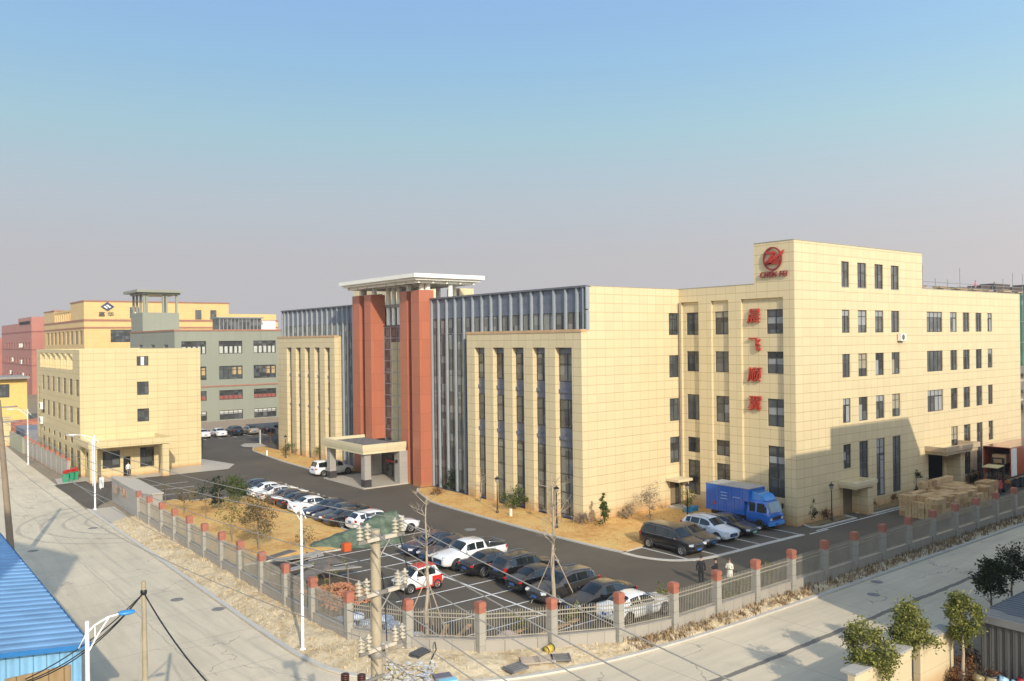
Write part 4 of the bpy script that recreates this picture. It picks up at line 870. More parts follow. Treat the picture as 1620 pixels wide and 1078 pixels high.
def car(name, label, kind, pt, x, y, head, group=None, dim=(1,1,1), cat='car', plate=None, pt2=None, rails=False, chrome=True, wheels=True, simple=False):
    r = thing(name, label, cat, (0,0,0), group); sh = [(a*dim[0], b*dim[2], c*dim[2], d*dim[2], e*dim[1], f*dim[1], g*dim[1]) for a, b, c, d, e, f, g in SH[kind]]
    ws, rw, sd, xf, xr, wr = WIN[kind]; ws = [q*dim[0] for q in ws]; rw = [q*dim[0] for q in rw]; sd = [q*dim[0] for q in sd]; xf *= dim[0]; xr *= dim[0]
    pm = PAINT[pt]; W_ = sh[5][4]
    m = MB(); rw_ = loft(sh); m.grid(rw_, False); m.face(rw_[0][::-1]); m.face(rw_[-1]); n0 = len(m.f)
    for i in range(len(rw_)-1): m.face([rw_[i][0], rw_[i][-1], rw_[i+1][-1], rw_[i+1][0]])
    m.fix = True; body = m.build('body', pm, r)
    def patch(nm, x0, x1, pick, off, mat, n=4):
        m = MB(); rows = []
        for k in range(n+1):
            st = at_x(sh, lerp(x0, x1, k/n)); s = section(st); rows.append([(st[0]+off[0], py+off[1]*(1 if py >= 0 else -1)*(py != 0), pz+off[2]) for py, pz in pick(s)])
        m.grid(rows); return m.build(nm, mat, r)
    full = lambda s: [(lerp(s[5][0], s[4][0], .06)*.95, lerp(s[5][1], s[4][1], .02)), (s[6][0]*.98, s[6][1]), (s[7][0], s[7][1]), (0, s[8][1]), (-s[7][0], s[7][1]), (-s[6][0]*.98, s[6][1]), (-lerp(s[5][0], s[4][0], .06)*.95, lerp(s[5][1], s[4][1], .02))]
    patch('windscreen', lerp(ws[0], ws[1], .08), lerp(ws[0], ws[1], .95), full, (.014, 0, .014), mCarGlass)
    patch('rear_window', lerp(rw[0], rw[1], .08), lerp(rw[0], rw[1], .86), full, (-.014, 0, .014), mCarGlass)
    for sgn in (1, -1):
        for i in range(len(sd)-1):
            def pick(s, sg=sgn): 
                lo, hi = .10, .86
                return [(sg*lerp(s[4][0], s[5][0], lo), lerp(s[4][1], s[5][1], lo)), (sg*lerp(s[4][0], s[5][0], hi), lerp(s[4][1], s[5][1], hi))]
            m = MB(); rows = []; a, b = sd[i]-.04, sd[i+1]+.04
            for k in range(7):
                st = at_x(sh, lerp(a, b, k/6)); rows.append([(st[0], py+.014*sgn, pz+.004) for py, pz in pick(section(st))])
            # follow the sloping pillars: shorten the top row at the front and back windows
            if i == 0: rows[0] = [rows[0][0], (lerp(rows[0][1][0], rows[3][1][0], .35),)+tuple(rows[1][1][1:])]
            m.grid(rows); m.build('side_window', mCarGlass, r)
        if not simple:
            m = MB(); st = at_x(sh, sd[0]-.05); m.obox((sd[0]-.08, sgn*(st[5]+.12), st[2]+.06), (1,0,0), .12, .22, .13); m.build('mirror', pm, r)
        fz = sh[2][2]; m = MB(); st = at_x(sh, sh[1][0]-.06)
        m.obox((sh[1][0]-.10, sgn*(st[5]*.80), st[2]-.03), (1, -.55*sgn, 0), .30, .36, .13); m.build('headlight', mHead, r)
        bz = sh[-2]; st = at_x(sh, sh[-2][0]+.05); zt_ = min(st[2]-.08, 1.0*dim[2])
        m = MB(); m.obox((sh[-2][0]+.07, sgn*(st[5]*.80), zt_), (1, .42*sgn, 0), .20, .40, .11 if kind in ('sedan','mini') else .22); m.build('tail_light', mTail, r)
        if chrome and kind in ('sedan','suv','mpv'):
            m = MB(); pts_ = []
            for k in range(9): st = at_x(sh, lerp(sd[0]-.05, sd[-1]+.05, k/8)); s_ = section(st); pts_.append((st[0], sgn*(lerp(s_[4][0], s_[5][0], .06)+.016), lerp(s_[4][1], s_[5][1], .06)))
            for k in range(7): st = at_x(sh, lerp(sd[-1]+.0, sd[0]-.25, k/6)); s_ = section(st); pts_.append((st[0], sgn*(lerp(s_[4][0], s_[5][0], .9)+.016), lerp(s_[4][1], s_[5][1], .9)))
            m.tube(pts_, .013, 4); m.build('window_trim', mChrome, r)
        if rails: m = MB(); m.tube([(sd[0]-.3, sgn*sh[5][6]*.98, sh[6][3]-.05), (0, sgn*sh[5][6]*.98, sh[6][3]+.05), (sd[-1]+.2, sgn*sh[5][6]*.98, sh[6][3]-.06)], .025, 5); m.build('roof_rail', mChrome, r)
    m = MB(); xx = sh[0][0]; m.box(xx-.10, -sh[0][4]*.75, sh[0][1]-.02, xx+.012, sh[0][4]*.75, sh[0][2]+.02); m.build('grille', mGrille, r)
    if plate is not False:
        pmx = plate or mPlate
        m = MB(); m.box(xx+.005, -.22, sh[0][1]-.04, xx+.03, .22, sh[0][1]+.10); m.build('number_plate', pmx, r)
        xr_ = sh[-1][0]; zz = sh[-1][2]; m = MB(); m.box(xr_-.02, -.22, zz-.16, xr_+.1, .22, zz-.02); m.build('number_plate', pmx, r)
    for wx_ in (xf, xr):
        for sgn in (1, -1):
            yo = W_*1.0
            m = MB(); ax = (0, sgn, 0)
            m.lathe((wx_, sgn*(yo-.20), wr), [(.001,.207),(wr+.07,.207),(wr+.07,.0)], 18, ax); m.build('wheel_arch', mBlack, r)
            m = MB(); m.lathe((wx_, sgn*(yo-.20), wr), [(wr*.62,.225),(wr*.93,.23),(wr,.20),(wr,.01),(wr*.5,.0)], 20, ax); t = m.build('tyre', mTyre, r)
            m = MB(); m.lathe((wx_, sgn*(yo-.20), wr), [(.001,.216),(wr*.16,.226)], 10, ax)
            for k in range(5 if not simple else 0):
                a = 2*math.pi*k/5+.3; cx_, cz_ = math.cos(a), math.sin(a)
                m.obox((wx_+cx_*wr*.36, sgn*(yo+.018), wr+cz_*wr*.36), (cx_,0,cz_), wr*.5, .02, wr*.2, up=(0,1,0))
            m.lathe((wx_, sgn*(yo-.20), wr), [(wr*.52,.212),(wr*.54,.228),(wr*.64,.226)], 20, ax)
            m.build('rim', mRim, t)
    r.location = (x, y, .012); r.rotation_euler = (0, 0, head); return r
PI = math.pi
G1 = 'cars parked along the lawn'; G2 = 'cars parked in the middle row'; G3 = 'vehicles parked beside the sign wall'; G4 = 'cars parked below the green factory'
def rx(k): return 34.0
ROW1 = [ # y, paint, kind, heading, label
 (85.0,'navy','sedan',0,'dark blue black sedan at the far end of the lawn row, nearest the gatehouse'),
 (82.2,'white','sedan',0,'white sedan second from the far end of the lawn row, beside the round green shrub'),
 (79.7,'white','sedan',0,'white sedan third from the far end of the lawn row, half hidden by bare twigs'),
 (77.2,'brown','sedan',0,'dusty brown sedan behind the bare shrub in the lawn row'),
 (74.7,'black','sedan',0,'black sedan with bright red tail lights between the brown and a white sedan'),
 (72.2,'white','sedan',0,'white coupe between the black sedan and the dark blue car'),
 (69.7,'navy','sedan',PI,'dark blue sedan facing the lawn, beside the white coupe'),
 (67.2,'dgreen','sedan',PI,'dark greenish sedan facing the lawn, mostly hidden behind the nearest black sedan'),
 (64.9,'black','sedan',0,'dusty black sedan at the lawn edge with its silver rear wheel in view'),
 (62.3,'white','suv',0,'white car with a dark tinted tailgate beside the green tarpaulin'),
 (59.8,'white','suv',0,'white car at the lawn row end, its front wheel right of the tarpaulin')]
for y, pt, kd, hd, lb in ROW1: car('parked_car', lb, kd, pt, (33.5 if kd == 'sedan' else 34.2)+(.15 if hd else 0), y, hd, G1, dim=(1,1,1) if kd == 'sedan' else (1,.97,.95))
ROW2 = [
 (52.6,'navy','sedan',PI,33.6,'dark navy sedan at the far end of the middle row'),
 (50.3,'grey','sedan',PI,33.7,'dusty grey sedan beside the white pickup'),
 (45.5,'black','sedan',0,33.9,'dusty black sedan with a chrome window line beside the white pickup'),
 (43.0,'black','suv',0,34.5,'black estate-like off-roader with roof rails in the middle row'),
 (40.6,'black','sedan',0,34.0,'black sedan with a dusty rear window nearest the bare tree'),
 (38.1,'grey','suv',PI,33.6,'dusty grey off-roader with a large chrome grille facing the left-hand road'),
 (35.5,'black','sedan',PI,34.0,'black sedan with a dust-covered bonnet beside the white car at the fence'),
 (33.0,'white','sedan',0,34.4,'white sedan with a sunroof closest to the fence corner')]
for y, pt, kd, hd, xx, lb in ROW2: car('parked_car', lb, kd, pt, xx, y, hd, G2, rails=(kd == 'suv'))
# white pickup with an open bed (set down after its extra parts are on)
def lift(o): q = (o.location.copy(), o.rotation_euler.copy()); o.location = (0,0,0); return q
pk = car('pickup_truck', 'white double-cab pickup with an open load bed and steel rails', 'cab', 'white', 33.65, 48.0, PI, G2, cat='pickup'); q_pk = lift(pk)
m = MB(); m.box(-2.55,-.78,.78,-1.15,.78,1.152); m.fix = True; m.build('load_bed', mBlack, pk)
m = MB()
for sgn in (1,-1): m.tube([(-1.12,sgn*.84,1.14),(-1.12,sgn*.84,1.5),(-2.5,sgn*.84,1.36),(-2.5,sgn*.84,1.14)], .03, 6)
m.tube([(-1.12,-.84,1.5),(-1.12,.84,1.5)], .03, 6); m.tube([(-2.5,-.84,1.36),(-2.5,.84,1.36)], .03, 6); m.tube([(-1.8,-.84,1.44),(-1.8,-.84,1.14)], .025, 6); m.tube([(-1.8,.84,1.44),(-1.8,.84,1.14)], .025, 6)
m.build('bed_rail', mChrome, pk); pk.location, pk.rotation_euler = q_pk
# small red and white electric car
mc = car('mini_car', 'tiny white and red two-tone car parked alone near the bare tree', 'mini', 'white', 27.85, 45.35, PI, None, dim=(.98,.98,1)); q_mc = lift(mc)
sh = SH['mini']; m = MB(); rr_ = loft([at_x(sh, x_) for x_ in (.30,-.2,-1.0,-1.38,-1.5)]); 
m.grid([[(x_*.98-.008, y_*1.0, z_+.012) for x_, y_, z_ in r_[5:12]] for r_ in rr_[:3]]); m.build('red_roof', PAINT['red'], mc)
for sgn in (1,-1):
    m = MB(); m.grid([[(a_*.98, sgn*(.75*.98+.012), z_) for z_ in (.28,.55,.84)] for a_ in (-.62,-1.0,-1.36)]); m.build('red_quarter', PAINT['red'], mc)
    m = MB(); m.box(-.9, sgn*.735, .2, .6, sgn*.752, .3); m.build('red_sill', PAINT['red'], mc)
m = MB(); m.box(-1.505,-.6,.4,-1.46,.6,.84); m.build('red_tailgate', PAINT['red'], mc); mc.location, mc.rotation_euler = q_mc
# vehicles by the sign wall, noses towards the right-hand road
D = -PI/2
car('minivan', 'black minivan parked first in the marked bays, nearest the lawn corner', 'mpv', 'black', 47.25, 41.55, D, G3, cat='minivan')
car('parked_car', 'dark brown black hatchback squeezed between the black minivan and a white car', 'sedan', 'brown', 49.75, 42.0, D, G3, dim=(.93,.95,1.02))
car('parked_car', 'white off-roader with bluish shade in its paint between two dark cars by the blue truck', 'suv', 'shade_white', 52.3, 42.2, D, G3, dim=(.98,.97,1), rails=True)
car('parked_car', 'black sedan between the white off-roader and the blue truck', 'sedan', 'black', 54.85, 42.3, D, G3, plate=mPlateG)
car('minivan', 'white people carrier parked beyond the entrance canopy columns', 'mpv', 'white', 44.35, 90.95, 0, None, cat='minivan', dim=(.98,.97,.94))
for i, (x, pt, kd, lb) in enumerate(((45.9,'white','sedan','white sedan at the left end of the far row below the green factory'),(48.6,'white','sedan','white sedan second from the left in the far row'),(51.3,'dgreen','suv','dark off-roader in the middle of the far row below the green factory'),(54.0,'gold','sedan','champagne sedan in the far row beside the dark off-roader'),(56.8,'black','sedan','black sedan at the right end of the far row, by the bike shed roof'))):
    car('parked_car', lb, kd, pt, x-.5, 140.8, PI/2, G4, simple=True)
# --- blue box truck
tk = thing('box_truck', 'blue box truck with a paler blue cab parked against the sign wall', 'truck')
m = MB(); m.box(-3.55,-1.12,1.0,.55,1.12,3.15); m.box(.55,-1.12,2.15,1.0,1.12,3.15); m.build('cargo_box', PAINT['blue'], tk)
bx('box_roof', plain('dusty_box_roof', (.30,.31,.31), .7), tk, (-3.6,-1.15,3.15,1.05,1.15,3.2))
m = MB()
for k in range(14): x_ = -3.4+k*.29; m.box(x_,-1.15,1.05,x_+.05,-1.12,3.1)
m.build('box_rib', PAINT['blue'], tk); m = MB()
for k in range(14): x_ = -3.4+k*.29; m.box(x_,1.12,1.05,x_+.05,1.15,3.1)
m.build('box_rib', PAINT['blue'], tk)
for x0_, x1_, z_ in ((-1.9,-1.2,2.55),(-1.9,-1.2,2.3),(-1.9,-1.2,2.05),(-.6,.2,2.3)): bx('side_marking', plain('pale_marking', (.22,.34,.55), .6), tk, (x0_,-1.158,z_,x1_,-1.151,z_+.08))
bx('red_mark', mSign, tk, (-2.75,-1.158,1.5,-2.45,-1.151,1.75))
SH['truckcab'] = [(3.0,.45,1.15,1.22,.95,.92,.8),(2.94,.4,1.25,1.4,.98,.96,.82),(2.55,.42,1.32,2.25,.99,.97,.84),(2.1,.42,1.32,2.36,.99,.97,.86),(.75,.5,1.32,2.36,.99,.97,.86),(.65,.5,1.3,2.3,.97,.95,.85)]
m = MB(); rw_ = loft(SH['truckcab']); m.grid(rw_); m.face(rw_[0][::-1]); m.face(rw_[-1]); m.fix = True; m.build('cab', PAINT['blue'], tk)
m = MB(); m.grid([[(2.45,y_,2.33) for y_ in (-.7,0,.7)],[(2.1,y_,2.72) for y_ in (-.72,0,.72)],[(1.1,y_,3.0) for y_ in (-.75,0,.75)],[(1.02,y_,2.3) for y_ in (-.75,0,.75)]]); m.grid([[(2.45,-.7,2.33),(1.02,-.75,2.3)],[(2.1,-.72,2.72),(1.1,-.75,3.0)]]); m.grid([[(2.45,.7,2.33),(1.02,.75,2.3)],[(2.1,.72,2.72),(1.1,.75,3.0)]]); m.build('wind_deflector', PAINT['lblue'], tk)
m = MB(); m.grid([[(lerp(2.95,2.57,t_)+.02, y_, lerp(1.42,2.2,t_)) for y_ in (-.8,0,.8)] for t_ in (0,.5,1)]); m.build('windscreen', glassy('truck_windscreen', (.10,.13,.16), .1, .08), tk)
for sgn in (1,-1):
    for a_, b_ in ((2.55,1.75),(1.55,.95)): m = MB(); m.grid([[(a_+(.12 if a_ > 2 else 0),sgn*.985,1.42),(a_-(.1 if a_ > 2 else 0),sgn*.905,2.12)],[(b_,sgn*.985,1.42),(b_,sgn*.905,2.12)]]); m.build('side_window', mCarGlass, tk)
    m = MB(); m.obox((2.99,sgn*.68,.95), (1,0,0), .06,.32,.2); m.build('headlight', mHead, tk)
    m = MB(); m.obox((2.75,sgn*1.16,1.75), (1,0,0), .08,.16,.4); m.tube([(2.7,sgn*.96,1.95),(2.75,sgn*1.14,1.95)], .02, 5); m.build('mirror', mBlack, tk)
    for x_ in (2.0,-2.2):
        m = MB(); m.lathe((x_,sgn*.72,.44), [(.001,.30),(.24,.29),(.25,.33),(.42,.33),(.44,.28),(.44,0)], 18, (0,sgn,0)); m.build('tyre', mTyre, tk)
bx('bumper', PAINT['lblue'], tk, (2.9,-.98,.42,3.06,.98,.72)); bx('number_plate', mPlate, tk, (3.06,-.22,.46,3.08,.22,.62)); bx('chassis', mBlack, tk, (-3.5,-.5,.55,2.5,.5,1.0)); 
m = MB(); m.box(3.0,-.6,.86,3.02,.6,1.1); m.build('grille', mGrille, tk)
tk.location = (58.2, 43.05, .012); tk.scale = (.94,1,1); tk.rotation_euler = (0,0,D)
# --- container trailer at the right edge, doors open to the left
tr = thing('container_trailer', 'orange red container on a trailer at the right edge, its white doors open', 'trailer', (0,0,0))
ty0, ty1 = 35.4, 37.95; tx0 = 90.0
m = MB(); m.box(tx0,ty0,1.45,102.2,ty0+.06,4.15); m.box(tx0,ty1-.06,1.45,102.2,ty1,4.15); m.box(tx0,ty0,4.15,102.2,ty1,4.22); m.box(102.14,ty0+.06,1.45,102.2,ty1-.06,4.15)
for k in range(40): x_ = tx0+.3+.3*k; m.box(x_,ty0-.035,1.5,x_+.14,ty0,4.1)
m.build('container', PAINT['orange'], tr); bx('floor', plain('ply_floor', (.2,.15,.1), .8), tr, (tx0,ty0+.06,1.38,102.1,ty1-.06,1.45)); bx('inner_wall', plain('grey_lining', (.25,.25,.27), .8), tr, (99,ty0+.06,1.45,99.05,ty1-.06,4.15))
m = MB(); m.box(tx0+.02,ty0-.10,1.4,tx0+1.25,ty0-.05,4.1); m.build('door', mWhite, tr); m = MB(); m.box(tx0+.02,ty1+.04,1.4,tx0+1.25,ty1+.09,4.1); m.build('door', mWhite, tr)
bx('chassis', plain('trailer_frame', (.30,.12,.05), .6), tr, (tx0+.1,ty0+.6,1.05,106,ty1-.6,1.37)); bx('rear_bumper', plain('orange_bumper', (.5,.2,.03), .6), tr, (tx0+.05,ty0+.1,.7,tx0+.2,ty1-.1,.95))
for x_ in (91.6,92.9,94.2):
    for yy, sgn in ((ty0,-1),(ty1,1)):
        m = MB(); m.lathe((x_,yy+sgn*.0-sgn*.3,.5), [(.001,.30),(.2,.29),(.27,.33),(.46,.33),(.5,.27),(.5,0)], 18, (0,sgn,0)); m.build('tyre', mTyre, tr)
tr.location = (0,0,.012)
# --- forklift
fk = thing('forklift', 'red forklift with a pale overhead guard loading the container', 'forklift')
m = MB(); m.box(-1.1,-.55,.35,-.15,.55,1.12); m.box(-.15,-.5,.35,.9,.5,.75); m.box(-1.15,-.5,.55,-1.1,.5,1.05); m.build('body', PAINT['red'], fk); bx('vent', mBlack, fk, (-1.17,-.35,.82,-1.155,.35,.94)); bx('seat', mBlack, fk, (-.5,-.3,1.12,.05,.3,1.3))
m = MB(); m.box(-.9,-.5,2.05,.7,.5,2.12); m.build('overhead_guard', plain('yellow_guard', (.48,.42,.2), .6), fk)
m = MB()
for x_, y_ in ((-.85,-.46),(-.85,.46),(.65,-.46),(.65,.46)): m.box(x_-.04,y_-.04,.7,x_+.04,y_+.04,2.05)
m.build('guard_post', mBlack, fk)
m = MB()
for y_ in (-.35,.35): m.box(1.05,y_-.07,.1,1.2,y_+.07,2.6)
for z_ in (.3,1.5,2.5): m.box(1.08,-.35,z_,1.16,.35,z_+.1)
m.build('mast', mBlack, fk); m = MB()
for y_ in (-.25,.25): m.box(1.2,y_-.06,2.0,2.2,y_+.06,2.05)
m.build('fork', mBlack, fk)
for x_, r_ in ((-.7,.28),(.75,.36)):
    for sgn in (1,-1): m = MB(); m.lathe((x_,sgn*.35,r_), [(.001,.22),(r_*.5,.22),(r_*.9,.24),(r_,.2),(r_,0)], 16, (0,sgn,0)); m.build('tyre', mTyre, fk)
fk.location = (87.6, 36.0, .012); fk.rotation_euler = (0,0,.15); fk.scale = (1.4,1.4,1.25)
# --- cartons
def carton_mat():
    a = N('brown_cardboard'); oi = a.n('ObjectInfo'); f = a.noise(3, 4)
    a.col(a.mix(a.math('MULTIPLY', f, .3), a.ramp(oi.outputs['Random'], [(0,(.34,.20,.085)),(1,(.60,.42,.22))]), (.3,.19,.08))); return a.set(.85)
mCard = carton_mat(); mTape = plain('brown_tape', (.30,.18,.07), .4)
m = MB(); m.box(-.38,-.26,0,.38,.26,.44); cm = m.build('carton_proto', mCard); m = MB(); m.box(-.382,-.03,.2,.382,.03,.443); tm_ = m.build('tape_proto', mTape)
cart_me, tape_me = cm.data, tm_.data; bpy.data.objects.remove(cm); bpy.data.objects.remove(tm_)
rb_ = random.Random(8)
def carton(x, y, z, lab, rot=None):
    o = bpy.data.objects.new('carton', cart_me); COL.objects.link(o); o.location = (x, y, z); o.rotation_euler = (0,0,rot if rot is not None else rb_.uniform(-.09,.09)); tag(o, lab, 'carton', 'cardboard cartons stacked in the yard')
    t = bpy.data.objects.new('tape', tape_me); COL.objects.link(t); t.parent = o
for i in range(13):
    for j in range(6):
        top_ = rb_.choice((3,3,3,2))
        for k in range(top_+1):
            if k < top_ and not (i == 0 or j == 0 or i == 12): continue
            carton(71.1+i*.80+(j % 2)*.1, 33.7+j*.56, .012+k*.445, 'brown cardboard carton on top of the big stack behind the fence' if k == top_ else 'brown cardboard carton in the lower layers of the big stack behind the fence')
for j in range(7):
    for k in range(4): carton(76.0+j*.82, 37.2, .012+k*.445, 'brown cardboard carton on top of the raised back row of the stack' if k == 3 else 'brown cardboard carton low in the raised back row of the stack')
    carton(76.0+j*.82, 37.2, .012+4*.445, 'brown cardboard carton crowning the raised back row of the stack')
for x_ in (82.6,83.4,84.2):
    for y_ in (34.6,35.2):
        for k in range(4): carton(x_, y_, .012+.445*k, 'brown cardboard carton on top of the separate pile nearest the forklift' if k == 3 else 'brown cardboard carton low in the separate pile nearest the forklift')
o = bpy.data.objects.new('carton', cart_me); COL.objects.link(o); o.location = (90.7, 36.5, 2.6); tag(o, 'brown cardboard carton raised on the forklift at the container mouth', 'carton', 'cardboard cartons stacked in the yard'); o.scale = (1.6,2.4,1.9)
# ================================================================ TREES AND SHRUBS
def leafmat(name, stops):
    a = N(name); g = a.n('NewGeometry'); wn = a.n('TexWhiteNoise'); f = a.noise(1.3, 3)
    a.l(g.outputs['Random Per Island'], wn.inputs['Vector']) ; x = a.math('ADD', a.math('MULTIPLY', g.outputs['Random Per Island'], .6), a.math('MULTIPLY', f, .4))
    a.col(a.ramp(x, stops)); a.b.inputs['Subsurface Weight'].default_value = 0
    tr = a.n('BsdfTranslucent'); mx = a.n('MixShader'); mx.inputs[0].default_value = .22; cr = a.ramp(x, stops); a.l(cr, tr.inputs[0])
    out = a.t.nodes['Material Output']; a.l(a.b.outputs[0], mx.inputs[1]); a.l(tr.outputs[0], mx.inputs[2]); a.l(mx.outputs[0], out.inputs[0]); return a.set(.7, 0, .12)
mLeafO = leafmat('olive_leaves', [(.25,(.08,.095,.02)),(.5,(.155,.165,.036)),(.75,(.27,.26,.07)),(.95,(.40,.37,.14))])
mLeafG = leafmat('green_leaves', [(.25,(.035,.06,.014)),(.6,(.085,.12,.03)),(.9,(.17,.19,.06))])
mLeafD = leafmat('dark_leaves', [(.25,(.012,.022,.010)),(.6,(.028,.045,.016)),(.9,(.06,.08,.03))])
mLeafB = leafmat('brown_leaves', [(.25,(.10,.07,.03)),(.6,(.17,.13,.06)),(.9,(.25,.19,.09))])
mLeafY = leafmat('yellowing_leaves', [(.25,(.14,.12,.03)),(.6,(.25,.20,.06)),(.9,(.36,.28,.10))])
mLeafR = leafmat('russet_leaves', [(.25,(.10,.045,.02)),(.6,(.19,.085,.035)),(.9,(.28,.16,.06))])
mLeafT = leafmat('pale_tan_leaves', [(.25,(.22,.17,.11)),(.6,(.32,.25,.17)),(.9,(.40,.33,.24))])
mBark = plain('grey_bark', (.20,.155,.11), .9, var=.3, scale=6); mBarkP = plain('pale_bark', (.36,.29,.21), .9, var=.2, scale=6); mBarkR = plain('reddish_twig', (.20,.12,.075), .9, var=.2, scale=6)
def branch(m, p, d, L, r, lev, rng, tips, droop=0, spread=.6, seg=5):
    d = Vector(d).normalized(); pts = [Vector(p)]; n = 4
    for i in range(n):
        d = (d + Vector((rng.uniform(-.16,.16), rng.uniform(-.16,.16), rng.uniform(-.08,.16)-droop))).normalized(); pts.append(pts[-1]+d*L/n)
    m.tube(pts, [lerp(r, r*.45, i/n) for i in range(n+1)], seg, False); tips.append(pts[-1])
    if lev > 0:
        for k in range(rng.choice((2,3,3))):
            q = pts[rng.choice((2,3,4))]; a = rng.uniform(0, 6.28); s = Vector((math.cos(a), math.sin(a), rng.uniform(.0,.5)))
            branch(m, q, (d*(1-spread)+s*spread), L*rng.uniform(.55,.8), r*.5, lev-1, rng, tips, droop, spread, max(3, seg-1))
def leaf(m, p, s, rng):
    a = Vector((rng.gauss(0,1), rng.gauss(0,1), rng.gauss(0,.7))).normalized(); b = a.cross(Vector((rng.gauss(0,1), rng.gauss(0,1), rng.gauss(0,1)))).normalized()
    p = Vector(p); m.face([p-a*s, p+b*s*.48, p+a*s, p-b*s*.48])
def tree(name, label, cat, base, h, crown, nleaf, mat, leafs=.11, trunk=.07, clear=.35, seed=1, group=None, bark=None, twiggy=2, lean=(0,0), clumps=22, stakes=None, cone=False):
    """crown = (radius xy, half height); centre sits so that the crown ends at h"""
    rng = random.Random(seed); base = Vector(base); t = thing(name, label, cat, base, group); r, hh = crown; cz = h-hh
    m = MB(); top = base+Vector((lean[0], lean[1], h*.92)); pts = [base+Vector((0,0,-.05))]
    for i in range(1, 7): pts.append(base.lerp(top, i/6)+Vector((rng.uniform(-.04,.04)*h*.25, rng.uniform(-.04,.04)*h*.25, 0)))
    m.tube(pts, [trunk*(1-.82*i/6) for i in range(7)], 8); tr = m.build('trunk', bark or mBark, t, True)
    m = MB(); tips = []
    for k in range(max(5, int(clumps*.6))):
        f = rng.uniform(clear, .95); q = base.lerp(top, f); a = rng.uniform(0, 6.28); up = rng.uniform(.25,.9)
        branch(m, q, (math.cos(a), math.sin(a), up), r*rng.uniform(.5,.95)*(1.15-f*.5), trunk*.38*(1.1-f*.7), twiggy-1, rng, tips)
    m.build('branches', bark or mBark, tr, True)
    if nleaf:
        m = MB(); cs = []
        for k in range(clumps):
            while True:
                u = Vector((rng.uniform(-1,1), rng.uniform(-1,1), rng.uniform(-1,1)))
                if .25 < u.length < 1: break
            w_ = 1.0
            if cone: w_ = max(.12, .95-.85*(u.z+1)/2)
            wob = 1+.5*noise.noise((u.x*1.7+seed, u.y*1.7, u.z*1.7)); cs.append((base+Vector((lean[0]*.8+u.x*r*w_*wob, lean[1]*.8+u.y*r*w_*wob, cz+u.z*hh*wob)), rng.uniform(.22,.42)*r*(w_ if cone else 1)+.06))
        for k in range(nleaf):
            c, cr = cs[rng.randrange(len(cs))]; v = Vector((rng.gauss(0,.5), rng.gauss(0,.5), rng.gauss(0,.42)))*cr; leaf(m, c+v, leafs*rng.uniform(.6,1.3), rng)
        m.build('crown', mat, t)
    if stakes:
        hs, rs = stakes
        for k in range(3):
            a = 2.1*k+seed; m = MB(); m.tube([base+Vector((math.cos(a)*rs, math.sin(a)*rs, 0)), base.lerp(top, hs/(h*.92))-Vector((math.cos(a), math.sin(a), 0))*.12+Vector((0,0,.25))], .03, 6); m.build('stake', mBarkP, t)
    return t
def shrub(label, px, py, w_, h, mat, n=260, seed=1, group='shrubs along the office building', leafs=.09, z=0, bark=None):
    p = G(px, py, z); return tree('shrub', label, 'shrub', (p.x, p.y, z), h, (w_/2, h*.46), int(n*1.9), mat, leafs*.82, .035, .1, seed, group, bark, clumps=14)
def ptree(name, label, px, py, *a, z=.1, **k): p = G(px, py, z); return tree(name, label, 'tree', (p.x, p.y, z), *a, **k)
GL = 'young trees on the lawn inside the fence'
ptree('young_tree', 'round leafy green tree on the lawn by the parked white sedans', 373, 801, 2.9, (1.35,1.1), 2200, mLeafG, .09, .08, .3, seed=3, group=GL)
ptree('young_tree', 'narrow dark foliage standing in for shadow left of the round green tree on the lawn', 346, 808, 2.9, (.75,1.35), 1500, mLeafD, .085, .06, .15, seed=4, group=GL)  # dark leaves stand in for a shadow blob on the grass
ptree('young_tree', 'largest brownish leafy tree in the middle of the lawn', 409, 871, 4.2, (1.25,1.55), 3000, mLeafB, .07, .08, .3, seed=5, group=GL, clumps=34)
ptree('young_tree', 'thin sapling with sparse yellowish leaves near the fence on the lawn', 367, 861, 3.4, (1.1,1.0), 420, mLeafY, .09, .055, .45, seed=6, group=GL)
ptree('young_tree', 'small dark leafed sapling at the far left of the lawn', 291, 815, 2.7, (.7,.8), 320, mLeafB, .08, .05, .4, seed=7, group=GL)
ptree('young_tree', 'forked bare sapling with a dark tuft on top on the lawn', 326, 822, 3.2, (.9,.8), 260, mLeafD, .09, .055, .4, seed=8, group=GL, twiggy=3)
ptree('young_tree', 'sparse little tree beside the gate wall end on the lawn', 262, 798, 2.2, (.6,.7), 120, mLeafB, .07, .045, .4, seed=9, group=GL)
ptree('young_tree', 'yellow leafed sapling just inside the far lawn edge', 304, 797, 1.6, (.5,.6), 140, mLeafY, .07, .04, .3, seed=10, group=GL)
ptree('young_tree', 'low sparse bush-like tree near the nearest black sedan on the lawn', 482, 868, 1.6, (.8,.7), 200, mLeafB, .08, .04, .2, seed=12, group=GL)
ptree('young_tree', 'leafless reddish twig shrub in front of the brown and white sedans', 434, 803, 2.3, (1.3,1.0), 0, mLeafR, seed=13, trunk=.06, clear=.1, group=GL, bark=mBarkR, twiggy=3, clumps=26)
